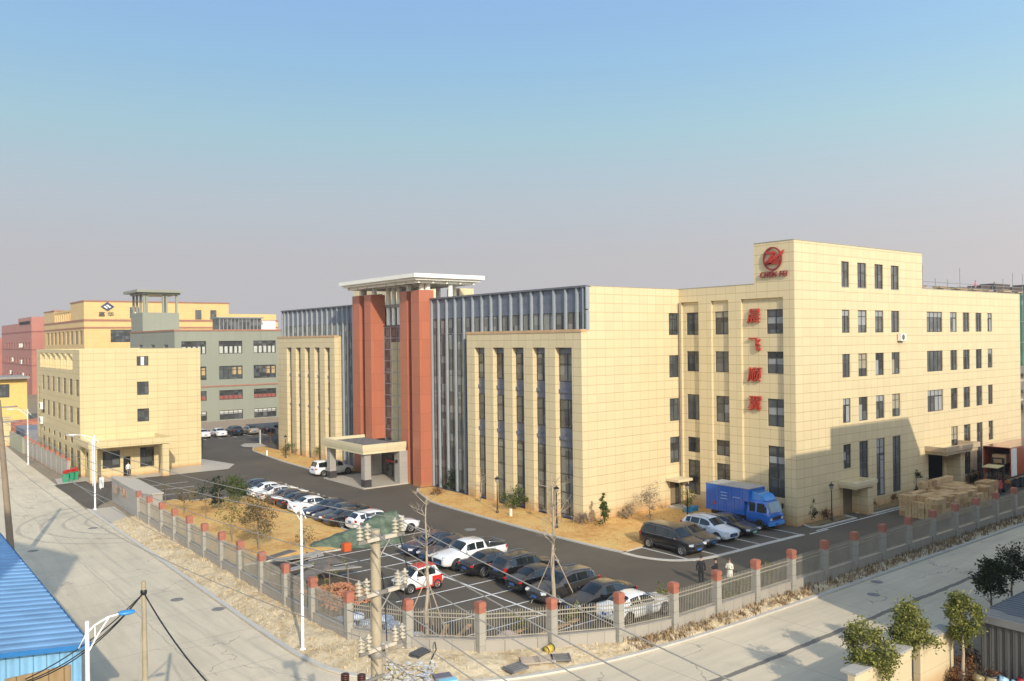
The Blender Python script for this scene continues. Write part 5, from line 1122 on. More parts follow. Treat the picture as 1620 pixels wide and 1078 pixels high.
# strip along the building
ptree('evergreen', 'slim conical evergreen below the blank cream wall', 955, 834, 2.7, (.75,1.2), 1500, mLeafG, .08, .05, .1, seed=21, cone=True)
ptree('ornamental_tree', 'round russet twiggy tree beside the corner door', 1028, 824, 2.9, (1.15,1.05), 1700, mLeafT, .055, .06, .35, seed=22, bark=mBarkP, twiggy=3)
ptree('evergreen', 'slim olive tree behind the black minivan lamp post', 1087, 818, 2.7, (.7,1.1), 420, mLeafO, .08, .05, .2, seed=23)
ptree('bare_tree', 'bare grey tree against the tall glass strip near the wing corner', 877, 818, 3.6, (1.0,1.5), 0, None, seed=24, bark=mBark, twiggy=3, clear=.2, clumps=26, trunk=.06)
ptree('bare_tree', 'bare forked tree in front of the leftmost recess of the near wing', 761, 795, 3.6, (1.3,1.4), 0, None, seed=25, bark=mBarkP, twiggy=3, clear=.2, clumps=18, trunk=.06)
shrub('dense green bush below the near wing recesses', 816, 807, 2.3, 1.9, mLeafG, 800, 31, leafs=.1, z=.1)
shrub('dark evergreen plant at the foot of the grey fins', 712, 775, 1.5, 1.9, mLeafD, 420, 32, z=.1)
shrub('low grey green bush right at the wing corner', 922, 831, 1.2, 1.0, mLeafT, 380, 33, z=.1)
shrub('pale dry bush by the blank cream wall', 990, 822, 1.1, .95, mLeafT, 330, 34, z=.1)
shrub('green bush below the far wing columns', 458, 723, 2.2, 1.9, mLeafG, 460, 35, z=.1)
shrub('leafy bush between the far wing and the canopy', 507, 727, 1.8, 1.8, mLeafO, 300, 36, z=.1)
shrub('bare reddish bush at the rounded lawn end by the far wing', 428, 700, 2.4, 2.2, mLeafR, 120, 37, z=.1, bark=mBarkR)
shrub('russet ground bush next to the fins by the red column', 690, 783, 1.7, .6, mLeafR, 220, 38, z=.1)
shrub('thin conical shrub by the sign wall corner', 1283, 826, .8, 1.9, mLeafD, 320, 39, z=.1)
shrub('round dark bush near the black lamp by the sign wall corner', 1303, 822, 1.1, .8, mLeafR, 300, 40, z=.1)
shrub('round bush right of the porch with the brown door', 1376, 802, 1.0, .7, mLeafR, 240, 41, z=.1)
shrub('vase shaped twiggy shrub under the tall windows', 1396, 795, .9, 1.5, mLeafD, 150, 42, z=.1, bark=mBarkP)
shrub('small round russet shrub under the tall windows', 1411, 794, 1.0, .9, mLeafR, 300, 43, z=.1)
shrub('round russet shrub beside the conical evergreen near the cartons', 1437, 784, 1.2, 1.3, mLeafR, 360, 44, z=.1)
shrub('tall loose evergreen shrub behind the cartons', 1450, 785, 1.4, 2.6, mLeafD, 420, 45, z=.1)
shrub('wide dark shrub beside the loading door', 1464, 783, 1.9, 1.2, mLeafD, 420, 46, z=.1)
shrub('rounded brown hedge right of the loading pier', 1517, 768, 1.9, 1.0, mLeafR, 420, 47, z=.1)
shrub('dark hedge below the east windows', 1535, 764, 2.2, 1.2, mLeafD, 480, 48, z=.1)
shrub('reddish dark hedge beside the container', 1551, 760, 2.0, 1.2, mLeafR, 420, 49, z=.1)
for i, (px, py) in enumerate(((1048,955),(1146,955),(1172,945),(1215,915),(905,985),(820,1000))):
    shrub(('green weed clump inside the right-hand fence','green weed clump behind the pillar by the three people','tall yellow green weed inside the fence beside the three people','green weed inside the fence right of the three people','low weeds behind the fence by the white sedan','low weeds behind the fence corner')[i], px, py, 1.0, 1.1, mLeafO, 160, 60+i, 'weeds along the fence')
# tall leafless street trees with stakes
GB = 'tall bare staked trees inside the fence'
ptree('bare_tree', 'tall bare staked tree in front of the dusty off-roader', 877, 962, 8.3, (1.5,3.0), 0, None, seed=71, bark=mBarkP, twiggy=3, clear=.42, clumps=22, trunk=.13, stakes=(3.2,1.6), group=GB, z=0)
ptree('bare_tree', 'tall bare staked tree beside the tiny white and red car', 676, 1004, 8.0, (1.6,3.0), 0, None, seed=72, bark=mBarkP, twiggy=3, clear=.40, clumps=22, trunk=.12, stakes=(3.0,1.5), group=GB, z=0)
ptree('bare_tree', 'small half bare young tree beside the debris behind the left fence', 522, 985, 4.2, (.9,1.4), 130, mLeafO, .07, seed=73, bark=mBarkR, twiggy=2, clear=.4, clumps=12, trunk=.07, group=None, z=0)
# bottom right: broadleaf trees in the neighbouring plot
GR = 'olive green street trees behind the cream boundary wall'
def rtree(label, px, top, bot, base_py, wpx, seed, n, mat, lean=(0,0)):
    p = G(px, base_py, 0); d = (M3.transposed() @ (p-Vector((0,0,H)))).z*-1
    h = (base_py-top)*d/F; ch = (bot-top)*d/F/2
    return tree('street_tree', label, 'tree', p, h, (wpx*d/F/2*.92, ch), int(n*2.6), mat, .068, .085, .5, seed, GR, mBarkP, lean=lean, clumps=44)
rtree('wide loose olive tree at the bottom, leftmost of the staked plot trees', 1376, 990, 1078, 1128, 78, 81, 2400, mLeafO)
rtree('dense olive tree second from the left in front of the cream wall', 1441, 962, 1035, 1096, 62, 82, 2300, mLeafO)
rtree('tall two-tier olive tree beside the metal shed', 1525, 926, 1012, 1083, 50, 83, 2300, mLeafO)
p = G(1581, 1000, 0); tree('street_tree', 'dark green shaded tree behind the metal shed roof', 'tree', (46.7,19.4,0), 3.75, (.85,.95), 2600, mLeafD, .085, .08, .4, 84, GR, mBark, clumps=34)
tree('street_tree', 'dark green tree cut by the right edge of the photo', 'tree', (50.9,20.0,0), 3.9, (.9,1.0), 2000, mLeafD, .085, .08, .4, 85, GR, mBark, clumps=30)
shrub('russet ground bush at the foot of the two-tier olive tree', 1530, 1080, 2.2, .7, mLeafR, 420, 86, None); shrub('orange brown bush against the metal shed wall', 1541, 1062, 1.6, 1.0, mLeafR, 420, 87, None)
# ================================================================ LAMPS, POLES, WIRES
mPoleW = plain('white_lamp_post', (.74,.74,.72), .4, var=.04); mPoleB = plain('black_lamp_post', (.014,.014,.015), .4); mConcP = plain('concrete_pole', (.34,.285,.195), .85, var=.15, scale=3)
def street_lamp(label, base, h, side, group='white street lamps on the road verges', head=None, k_=.85):
    b = Vector(base); s = Vector((*side, 0)).normalized()*k_; t = thing('street_lamp', label, 'street lamp', b, group)
    m = MB(); m.tube([b, b+Vector((0,0,h))], [.085,.06], 10); m.lathe(b, [(.16,0),(.16,.06),(.1,.1)], 10); m.build('post', mPoleW, t)
    m = MB(); top = b+Vector((0,0,h)); m.tube([top-s*.45+Vector((0,0,-.75)), top-s*.1+Vector((0,0,-.38)), top+s*.4+Vector((0,0,-.16)), top+s*1.2+Vector((0,0,.02)), top+s*1.9+Vector((0,0,.06))], .032, 6)
    m.tube([top+Vector((0,0,-.95)), top+s*.6+Vector((0,0,-.45)), top+s*1.25+Vector((0,0,0))], .026, 6); m.tube([top+s*.45+Vector((0,0,-.16)), top+s*.45+Vector((0,0,-.6))], .02, 5); m.build('arm', mPoleW, t)
    c = top+s*2.25+Vector((0,0,.07)); m = MB(); up = Vector((0,0,1)); sd_ = s.normalized().cross(up); rows = []
    for k in range(8):
        a = k/7; x_ = lerp(-.45,.52,a); wv = .17*math.sin(math.pi*min(1, .12+.8*a))**.5; hv = .07*math.sin(math.pi*min(1, .15+.75*a))**.5
        rows.append([c+s*x_+sd_*math.cos(u*math.pi/4)*wv+up*math.sin(u*math.pi/4)*hv for u in range(8)])
    m.grid(rows, True); m.face(rows[0]); m.face(rows[-1]); m.build('lamp_head', head or mPoleW, t); return t
street_lamp('tall white street lamp in front of the lawn, standing in the straw verge', (17.75,39.9,.1), 7.35, (-.25,1))
street_lamp('white street lamp by the gate sign wall at the drive', (18.05,86.6,.05), 7.0, (-1,.35))
street_lamp('distant white street lamp beside the solid grey fence', (18.3,125.8,0), 7.2, (-1,.1))
street_lamp('white street lamp with a blue head beside the blue shed', (5.35,26.9,0), 7.5, (1,-.12), head=plain('blue_lamp_head', (.04,.24,.55), .35), k_=.46)
def garden_lamp(label, px, py, h=3.2):
    b = G(px, py, .1); t = thing('garden_lamp', label, 'garden lamp', b, 'black lantern posts round the office building'); m = MB()
    m.tube([b, b+Vector((0,0,h-.5))], [.055,.04], 8); m.lathe(b, [(.13,0),(.13,.12),(.08,.2),(.08,.6),(.05,.7)], 10); m.build('post', mPoleB, t)
    c = b+Vector((0,0,h-.5)); m = MB(); m.lathe(c, [(.06,0),(.14,.05),(.18,.34)], 8); m.build('lantern', plain('lantern_glass', (.32,.30,.25), .3), t)
    m = MB(); m.lathe(c, [(.26,.33),(.14,.46),(.05,.5),(.03,.62),(.001,.64)], 8); m.build('cap', mPoleB, t)
garden_lamp('black lantern post in front of the second recess of the near wing', 787, 812, 3.2); garden_lamp('black lantern post left of the wing corner', 881, 836, 3.4)
garden_lamp('black lantern post behind the black minivan', 1088, 828, 3.3); garden_lamp('black lantern post by the brown door porch', 1316, 824, 3.1); garden_lamp('black lantern post before the far wing columns', 452, 725, 3.0); garden_lamp('black lantern post behind the blue truck cab', 1229, 800, 3.1)
tag(bx('bollard_light', mWhite, None, *[(p.x-.09,p.y-.09,.05,p.x+.09,p.y+.09,.75) for p in [G(808,817,.1)]]), 'short white hydrant post on the grass below the near wing', 'hydrant')
tag(bx('bollard_light', mWhite, None, *[(p.x-.1,p.y-.1,.05,p.x+.1,p.y+.1,.8) for p in [G(422,721,.1)]]), 'short white post on the rounded lawn end', 'hydrant')
# --- utility pole with three cross-arms, near the camera
DA = Vector((.986,.165,0)).normalized(); PB = AT(590, 545, 19.6); PB.z = 0; PT = AT(590, 838, 19.6).z
up_ = thing('utility_pole', 'round concrete power pole with three cross-arms and stacks of cream insulators', 'utility pole', PB)
m = MB(); m.tube([PB, PB+Vector((0,0,PT))], [.115+PT/130,.113], 16); m.build('pole', mConcP, up_)
mIns = plain('cream_insulator', (.40,.36,.27), .3); mGalv = plain('galvanised_steel', (.27,.25,.22), .5, .4); mInsB = plain('brown_insulator', (.06,.022,.015), .3)
INS = []
def insul(par, p, n=5, r=.088, mat=None, hgt=.085):
    m = MB(); prof = [(.03,0)]
    for k in range(n): prof += [(.035, k*hgt), (r, k*hgt+.012), (r*.95, k*hgt+.03), (.035, k*hgt+.05)]
    prof += [(.028, n*hgt), (.001, n*hgt+.02)]; m.lathe(p, prof, 12); m.build('insulator', mat or mIns, par); return Vector(p)+Vector((0,0,n*hgt))
ARM = []
for px_, py_, l0, l1 in ((590,850,-.62,.72),(597,935,-.66,.78),(601,1022,-.62,.68)):
    z = AT(px_, py_, 19.6).z; c = PB+Vector((0,0,z)); m = MB(); off = Vector((DA.y,-DA.x,0))*.17
    m.obox(c+off+DA*(l0+l1)/2, DA, (l1-l0), .05, .075); m.obox(c+off+DA*(l0+l1)/2+Vector((0,0,-.045)), DA, (l1-l0), .075, .012); a = m.build('cross_arm', mGalv, up_)
    m = MB(); m.tube([c+DA*.35+off, c+off*.6+Vector((0,0,-.5))], .018, 5); m.tube([c-DA*.35+off, c+off*.6+Vector((0,0,-.5))], .018, 5); m.build('brace', mGalv, a)
    for q in (l0+.05, l0+.26, l1-.05, l1-.26): ARM.append(insul(a, c+off+DA*q+Vector((0,0,.05)), 4))
    for q_, w_ in ((l0+.40,.36),(l1-.42,.34)): m = MB(); m.obox(c+off+DA*q_, DA, w_, .09, .08); m.build('fuse_tube', plain('pale_fuse', (.50,.44,.35), .4), a)
z3 = AT(588, 1062, 19.6).z; c = PB+Vector((0,0,z3)); m = MB(); m.obox(c-DA*.32+Vector((DA.y,-DA.x,0))*.3, (DA+Vector((0,0,.0))), .6, .05, .06); m.tube([c, c-DA*.5+Vector((DA.y,-DA.x,0))*.6+Vector((0,0,-.15))], .03, 6); a = m.build('lower_bracket', mGalv, up_)
for q in (AT(546,1078,19.1), AT(572,1079,19.1)): insul(a, q, 4, .10, mInsB, .045)
m = MB(); m.lathe(c+Vector((0,0,.35)), [(.2,0),(.21,.06),(.2,.12)], 14); m.lathe(PB+Vector((0,0,PT-.3)), [(.135,0),(.145,.04),(.135,.22)], 14); m.build('band', mGalv, up_)
m = MB(); m.tube([PB+Vector((0,0,PT-1.0))+DA*.17, PB+Vector((0,0,PT-1.6))+DA*.26, PB+Vector((0,0,PT-2.6))+DA*.2-Vector((0,.16,0))], .014, 5); m.tube([ARM[3], PB+DA*.9+Vector((0,-.1,PT-1.1)), PB+DA*.65+Vector((0,-.2,PT-1.9))], .014, 5); m.build('jumper_cable', mBlack, up_)
# --- cut-off concrete pole on the road edge and leaning pole at the left
P2 = AT(224, 545, 27); P2.z = 0; z2 = AT(222, 920, 27).z
pp = thing('utility_pole', 'plain concrete pole with cables tied near its flat top', 'utility pole', P2); m = MB(); m.tube([P2, P2+Vector((-.03,0,z2))], [.13,.068], 12); m.build('pole', mConcP, pp)
m = MB(); m.lathe(P2+Vector((-.03,0,z2-.42)), [(.085,0),(.1,.05),(.1,.12),(.08,.16)], 10); m.build('cable_tie', mBlack, pp); bx('dark_band', mBlack, pp, (P2.x-.11,P2.y-.11,z2-3.0,P2.x+.11,P2.y+.11,z2-2.8)) if False else None
P1 = Vector((10.1,71.5,0)); dp = AT(3, 690, 57); lt = thing('utility_pole', 'brown leaning pole cut by the left edge of the photo', 'utility pole', P1)
q0 = AT(18, 880, 57.5); q1 = AT(2, 690, 57.5); dd = (q1-q0); P1 = Vector((q0.x, q0.y, 0)); lt.location = P1
top1 = q0 + dd*((11.8-q0.z)/dd.z); m = MB(); m.tube([q0-dd*(q0.z/dd.z), top1], [.24,.15], 10); m.build('pole', plain('brown_pole', (.24,.18,.12), .9), lt)
m = MB()
for z_ in (11.3,10.3,9.3): c = q0+dd*((z_-q0.z)/dd.z); m.obox(c, (1,.1,0), 2.2, .1, .1)
m.build('cross_arm', mGalv, lt)
def cable(label, a, b, sag, r=.014, mat=None, n=24):
    a, b = Vector(a), Vector(b); m = MB(); m.tube([a.lerp(b, i/n)+Vector((0,0,-4*sag*(i/n)*(1-i/n))) for i in range(n+1)], r, 5); return tag(m.build('cable', mat or mCable), label, 'cable', 'overhead power cables')
mCable = plain('grey_cable', (.30,.28,.25), .6); mCableB = plain('black_cable', (.02,.02,.02), .6)
LP = [q0+dd*((z_-q0.z)/dd.z)+Vector((x_,0,.1)) for z_ in (11.3,10.3,9.3) for x_ in (-1,1)]
EP = [Vector((6.2+1.2*k,-20,11.0-.9*j)) for j in range(3) for k in range(2)]
nm = ('upper right','upper left','middle right','middle left','lower right','lower left')
for j in range(3):
    for k in range(2):
        i = j*4+(3 if k == 0 else 0); A_i = ARM[min(i, len(ARM)-1)]
        cable('overhead cable from the %s insulators to the leaning pole on the left' % nm[j*2+k], LP[j*2+(1-k)], A_i, .9+.15*j, .013)
        cable('overhead cable from the %s insulators towards the camera side' % nm[j*2+k], A_i, EP[j*2+(1-k)], .5, .012)
tq = P2+Vector((-.03,0,z2-.36)); lq = Vector((5.35,26.9,6.0))
for i, (e, s_) in enumerate(((AT(40,1075,23),.25),(AT(20,1085,23),.45),(AT(0,1090,23),.6))): cable(('upper thin black cable','middle black cable','lower black cable')[i]+' from the plain pole down to the left', tq, e, s_, .018, mCableB)
cable('thick black cable from the plain pole down to the right', tq, AT(345,1098,20), .2, .024, mCableB); cable('thin stay wire hanging from the plain pole', tq, Vector((6.6,27.6,1.0)), .0, .008, mCable)
# ================================================================ PEOPLE
def person(label, base, head, cloth, legs, hair=(.02,.015,.012), h=1.68, pose='stand', group=None, long_coat=False):
    vs = [(0,0,.92),(0,0,1.12),(0,.0,1.36),(0,.01,1.47),(0,.03,1.56),(.01,.04,1.70)]; es = [(0,1),(1,2),(2,3),(3,4),(4,5)]; rad = [.16,.15,.17,.07,.075,.095]
    def add(par, co, r): vs.append(co); rad.append(r); es.append((par, len(vs)-1)); return len(vs)-1
    for s in (1,-1):
        st = .05 if pose == 'stand' else .32*s
        k = add(0, (.09*s,0,.84), .105); k = add(k, (.10*s,st*.4+.02,.48), .075); k = add(k, (.10*s,st*(1 if pose == 'stand' else -.6)-.02,.09), .05); add(k, (.11*s,st*(1 if pose == 'stand' else -.6)+.14,.04), .042)
        k = add(2, (.19*s,0,1.36), .075)
        if pose == 'phone': k = add(k, (.25*s,.06,1.08), .052); k = add(k, (.10*s,.30,1.16), .042); k = add(k, (.05*s,.36,1.20), .035)
        else: k = add(k, (.26*s,-.02,1.07), .052); k = add(k, (.25*s,.10,.84), .042); k = add(k, (.24*s,.13,.74), .036)
    me = bpy.data.meshes.new('person'); me.from_pydata(vs, es, []); o = bpy.data.objects.new('person', me); COL.objects.link(o)
    md = o.modifiers.new('s', 'SKIN'); md.use_smooth_shade = True; o.modifiers.new('d', 'SUBSURF').levels = 1
    for i, sv in enumerate(me.skin_vertices[0].data): sv.radius = (rad[i], rad[i]*(.75 if i < 3 else 1)); sv.use_root = i == 0
    bpy.context.view_layer.update(); nm_ = bpy.data.meshes.new_from_object(o.evaluated_get(bpy.context.evaluated_depsgraph_get())); bpy.data.objects.remove(o)
    skin = plain('skin', (.42,.24,.16), .6); nm_.materials.clear()
    for mm in (plain('top_cloth', cloth, .85), plain('trousers', legs, .85), skin, mBlack): nm_.materials.append(mm)
    for p in nm_.polygons:
        c = p.center; hand = c.z > .66 and (abs(c.x) > .2 and c.z < .80) if pose != 'phone' else (c.y > .31)
        p.material_index = 2 if (c.z > 1.47 or hand) else (3 if c.z < .09 else (1 if c.z < (.55 if long_coat else .90) and abs(c.x) < .22 else 0))
    s_ = h/1.78; nm_.transform(Matrix.Diagonal((s_,s_,s_,1)))
    o = bpy.data.objects.new('person', nm_); COL.objects.link(o); o.location = base; o.rotation_euler = (0,0,head); tag(o, label, 'person', group)
    m = MB(); rows = []
    for k in range(6): a = k/5*math.pi*.62; rows.append([(.01*s_+math.sin(a)*.108*math.cos(u*.7)*s_, .028*s_+math.sin(a)*.112*math.sin(u*.7)*s_, (1.705+.115*math.cos(a))*s_) for u in range(9)])
    m.grid(rows); hr_ = m.build('hair', plain('dark_hair', hair, .6), None); hr_.parent = o
    if long_coat:
        m = MB(); m.lathe((0,0,0), [(.25*s_,.55*s_),(.22*s_,.8*s_),(.19*s_,1.05*s_)], 12); ct = m.build('coat', nm_.materials[0]); ct.parent = o; ct.scale = (1,.75,1)
    return o
GP_ = 'three people talking by the fence'
person('person in black jacket and dark trousers, leftmost of three by the fence', (42.0,34.6,.012), -.9, (.012,.012,.014), (.015,.015,.018), h=1.76, group=GP_)
person('person in black top mostly hidden behind a fence pillar', (42.6,33.9,.012), .4, (.015,.014,.016), (.02,.02,.025), h=1.64, pose='phone', group=GP_)
person('person in a cream white coat looking down beside a fence pillar', (43.3,33.4,.012), 1.9, (.62,.58,.48), (.05,.05,.05), (.10,.045,.03), h=1.62, pose='phone', group=GP_, long_coat=True)
person('person in pale clothes standing in the gatehouse doorway', (25.7,106.0,.05), PI, (.62,.60,.58), (.15,.14,.14), h=1.66)
sp1 = opq(1543, 455, 66.0); sp2 = opq(1573, 455, 66.0)
person('worker in a pink red jacket on the scaffold above the roof', (sp1.x, 66.0, zt-.1), PI, (.60,.05,.09), (.25,.2,.2), h=1.75); person('worker in dark green clothes bending on the scaffold', (sp2.x, 66.0, zt-.1), PI*.7, (.03,.05,.04), (.03,.04,.05), h=1.8, pose='stride')
# ================================================================ BLUE SHED, bottom left
def corrug(name, c, axis, pitch, rough=.4, metal=.2, dirt=.3):
    a = N(name); sp = a.n('SeparateXYZ'); a.l(a.pos(), sp.inputs[0]); u = sp.outputs[axis]
    s = a.math('SINE', a.math('MULTIPLY', u, 2*math.pi/pitch)); j = a.math('LESS_THAN', a.math('FRACT', a.math('DIVIDE', u, pitch)), .07)
    col = a.ramp(a.noise(.6, 5), [(.3, mul(c, .82)), (.7, mul(c, 1.12))]); col = a.mix(a.math('MULTIPLY', a.noise(5, 5), dirt), col, mul(c, .6)); a.col(a.mix(j, col, mul(c, .45)))
    a.bump(s, .6, .05); return a.set(rough, metal)
sh_ = thing('blue_shed', 'blue corrugated metal shed with a sloping roof at the bottom left', 'shed', (6.7, 34.2, 0))
mBR = corrug('blue_roof_sheet', (.21,.39,.61), 1, .75, .5, .0, .15); mBW = corrug('pale_blue_wall_sheet', (.24,.50,.76), 0, .42)
def ribroof(m, x0, z0, x1, z1, y0, y1, pitch=.75, h=.022):
    n = int((y1-y0)/pitch); ys = []
    for k in range(n): b = y0+k*pitch; ys += [(b,0),(b+pitch*.62,0),(b+pitch*.70,h),(b+pitch*.90,h),(b+pitch*.98,0)]
    m.grid([[(x0, y, z0+q) for y, q in ys], [(x1, y, z1+q) for y, q in ys]], smooth=False)
    m.grid([[(x0, y, z0-.10) for y, q in ys], [(x1, y, z1-.10) for y, q in ys]], smooth=False)
m = MB(); ribroof(m, 6.85, 4.55, -2, 5.55, 33.85, 64); m.build('roof', mBR, sh_)
m = MB(); m.face([(6.87,33.82,4.42),(6.87,33.82,4.6),(-2,33.82,5.6),(-2,33.82,5.42)]); m.face([(6.87,33.82,4.42),(6.87,64,4.42),(6.87,64,4.6),(6.87,33.82,4.6)]); m.build('fascia', plain('blue_fascia', (.02,.16,.42), .4), sh_)
m = MB(); m.face([(6.6,34.2,0),(6.6,34.2,4.5),(-2,34.2,5.45),(-2,34.2,0)][::-1]); m.face([(6.6,34.2,0),(6.6,64,0),(6.6,64,4.5),(6.6,34.2,4.5)]); m.build('wall', mBW, sh_)
bx('gate_panel', corrug('beige_panel', (.36,.25,.13), 0, .5), sh_, (opq(8,1085,34.12).x, 34.12, 0, opq(112,1052,34.12).x, 34.19, opq(112,1052,34.12).z))
m = MB(); stone(m, (6.15, 33.2, .0), 1.0, rng); m.box(5.8,32.6,0,6.5,33.6,.55); tag(m.build('stone_block', plain('pale_block', (.40,.34,.26), .9)), 'pale stone block at the corner of the blue shed', 'block')
# ================================================================ TARPAULIN and debris by the left fence
mTarp = N('green_tarpaulin'); f = mTarp.noise(1.4, 6); mTarp.col(mTarp.ramp(f, [(.35,(.05,.075,.048)),(.55,(.09,.12,.075)),(.75,(.17,.20,.135))])); mTarp.bump(mTarp.noise(2.5, 5), 1, .1); mTarp = mTarp.set(.55)
cs_ = [(27.0,58.6),(28.6,57.4),(30.2,56.8),(32.0,56.3),(33.3,56.4)]; tops = [(27.0,59.0,.25),(28.8,58.7,.85),(30.6,58.6,1.25),(32.4,58.7,1.95),(34.1,58.5,2.2)]; bk = [(27.3,60.2,.1),(29,60.4,.4),(31,60.2,.7),(32.6,59.6,1.2),(34.4,58.9,1.5)]
rows_ = []; rt = random.Random(4)
for k in range(41):
    t = k/40*4; i = min(3, int(t)); q = t-i; a = Vector((*cs_[i],.03)).lerp(Vector((*cs_[i+1],.03)), q); b = Vector(tops[i]).lerp(Vector(tops[i+1]), q); c_ = Vector(bk[i]).lerp(Vector(bk[i+1]), q); r_ = []
    for j in range(23):
        u = j/22; p = a.lerp(b, u/.6) if u < .6 else b.lerp(c_, (u-.6)/.4); nz = noise.noise((p.x*1.3, p.y*1.5, p.z*1.5)); fd = noise.noise((p.x*1.9+p.z*.8, 7, u*1.2)); r_.append((p.x+.12*nz, p.y-.42*fd*(j > 0), max(.03, p.z+(.10*nz+.09*noise.noise((p.x*4.2, p.y*3.1, p.z*3)))*(j > 0))))
    rows_.append(r_)
m = MB(); m.grid(rows_); m.grid([[rows_[-1][j], (34.35,57.9,.05)] for j in range(23)]); tag(m.build('tarpaulin', mTarp, None, True), 'crumpled green tarpaulin draped over something at the lawn corner', 'tarpaulin')
p = G(548, 872, 0); tag(bx('fuel_can', plain('orange_can', (.50,.09,.02), .5), None, (p.x-.28,p.y-.25,.012,p.x+.28,p.y+.25,.6)), 'orange box standing before the green tarpaulin', 'box')
mBoard = plain('weathered_board', (.30,.27,.23), .9, var=.25); mBoardD = plain('dark_board', (.14,.12,.10), .9, var=.3)
sheds = [(22.3,54.3,1.25,.10),(22.7,52.6,1.35,.3),(23.6,52.9,1.2,-.15),(24.4,51.4,1.05,.25),(22.0,51.0,1.1,-.2),(24.9,50.0,.85,.1),(23.0,50.0,.95,.4)]
for i, (x, y, z, a) in enumerate(sheds):
    m = MB(); m.obox((x,y,z), (math.cos(a), math.sin(a), .10*(-1)**i), 2.6, 1.05, .05, up=(0,.1*(-1)**(i//2),1)); tag(m.build('corrugated_sheet', (mBoard if i % 3 else mBoardD)), ('grey weathered sheet lying on the makeshift shelter behind the left fence' if i % 3 else 'dark broken sheet in the makeshift shelter behind the left fence'), 'sheet', 'loose sheets of the makeshift shelter')
for i, (x, y) in enumerate(((21.4,53.4),(24.6,54.4),(25.2,49.6),(21.3,50.2))): tag(bx('shelter_post', mBoardD, None, (x-.06,y-.06,0,x+.06,y+.06,1.12)), 'short dark post holding up the makeshift shelter', 'post', 'posts of the makeshift shelter')
mBk = plain('orange_brick', (.42,.18,.09), .9, var=.3, scale=5); m = MB(); rb2_ = random.Random(12)
for k in range(420):
    a = rb2_.uniform(0,3.1); q = rb2_.random(); x = 21.6+3.6*rb2_.random()*(1-.3*q); y = 44.6+4.6*rb2_.random(); m.obox((x,y,.08+q*.55*max(0, 1-abs(y-47)/3)), (math.cos(a),math.sin(a),rb2_.uniform(-.3,.3)), .24,.12,.07)
tag(m.build('brick_pile', mBk), 'heap of loose orange bricks behind the left fence corner', 'brick pile')
tag(bx('plastic_sheeting', plain('blue_white_sacks', (.42,.47,.56), .6, var=.4, scale=3), None, (21.0,43.0,.012,22.9,46.2,.75)), 'bluish white sacks stacked behind the fence corner railings', 'sacks') if False else None
ms = plain('blue_white_sack', (.45,.49,.55), .6, var=.3, scale=3)
for k in range(14):
    x = 20.9+1.0*(k % 3)+rb2_.uniform(-.15,.15); y = 37.6+1.15*(k//3)+rb2_.uniform(-.2,.2)
    m = MB(); m.lathe((x,y,.05), [(.001,.0),(.42,.02),(.5,.16),(.42,.32),(.15,.4),(.001,.4)], 9); o = m.build('sack', ms, None, True); tag(o, 'bluish white woven sack lying behind the corner railings', 'sack', 'woven sacks behind the corner fence')
mud = plain('timber_plank', (.40,.25,.13), .9, var=.2)
for k, (x, y, a, l) in enumerate(((26.6,34.8,.15,3.2),(29.4,34.0,.1,3.6),(24.2,37.0,.8,2.6),(25.0,36.4,.6,2.4))): m = MB(); m.obox((x,y,.12+.05*k), (math.cos(a),math.sin(a),.03), l, .25, .06); tag(m.build('plank', mud), 'brown plank lying on the ground behind the corner railings', 'plank', 'planks behind the corner fence')
m = MB(); rows_ = [[(26.0+1.4*i/8+.0, 34.2+1.1*j/6, .10+.35*math.sin(math.pi*i/8)*math.sin(math.pi*j/6)) for j in range(7)] for i in range(9)]; m.grid(rows_); tag(m.build('ground_sheet', plain('dusty_pink_sheet', (.42,.32,.27), .8), None, True), 'dusty pinkish groundsheet bulging behind the railings', 'groundsheet')
# verge litter outside the fence
p = G(664, 1040, .2); m = MB(); m.obox((p.x,p.y,.36), (1,.35,0), .95, .62, .07); m.obox((p.x+.03,p.y,.46), (1,.3,.02), .9, .6, .06); m.obox((p.x,p.y-.02,.28), (1,.2,0), .85,.6,.06); tag(m.build('slab_stack', plain('dark_slab', (.07,.07,.075), .8)), 'stack of dark flat slabs on the verge by the corner pillar', 'slab stack')
for lb, px, py, c, a in (('grey stair-like grating lying on the verge',816,1058,(.13,.13,.13),.7),('pale concrete drain frame lying on the verge, leftmost of two',839,1047,(.34,.28,.22),.1),('pale concrete drain frame beside another one on the verge',861,1045,(.34,.28,.22),.2),('dark grey slab lying right of the drain frames',887,1042,(.13,.125,.12),.05)):
    p = G(px, py, .3); m = MB(); ux = Vector((math.cos(a-.65),math.sin(a-.65),0)); uy = Vector((-ux.y,ux.x,0))
    for k in range(5): m.obox(p+uy*(k-2)*.17+Vector((0,0,.05)), ux, .85, .07, .10)
    for s_ in (-1,1): m.obox(p+ux*.42*s_+Vector((0,0,.05)), uy, .8, .08, .12)
    tag(m.build('drain_grate', plain('grate_grey', c, .9)), lb, 'drain grate')
p = G(869, 1030, .35); m = MB(); m.lathe(p-Vector((.2,0,-.05)), [(.001,0),(.19,0),(.19,.42),(.001,.42)], 14, (1,.2,.1)); o = m.build('bucket', plain('yellow_label', (.50,.36,.06), .5)); tag(o, 'dark bucket with a yellow label tipped over by the fence base', 'bucket'); m = MB(); m.lathe(p-Vector((.22,0,-.05)), [(.2,0),(.2,.06)], 14, (1,.2,.1)); m.lathe(p+Vector((.19,.08,.09)), [(.2,0),(.2,.06)], 14, (1,.2,.1)); m.build('rim', mBlack, o)
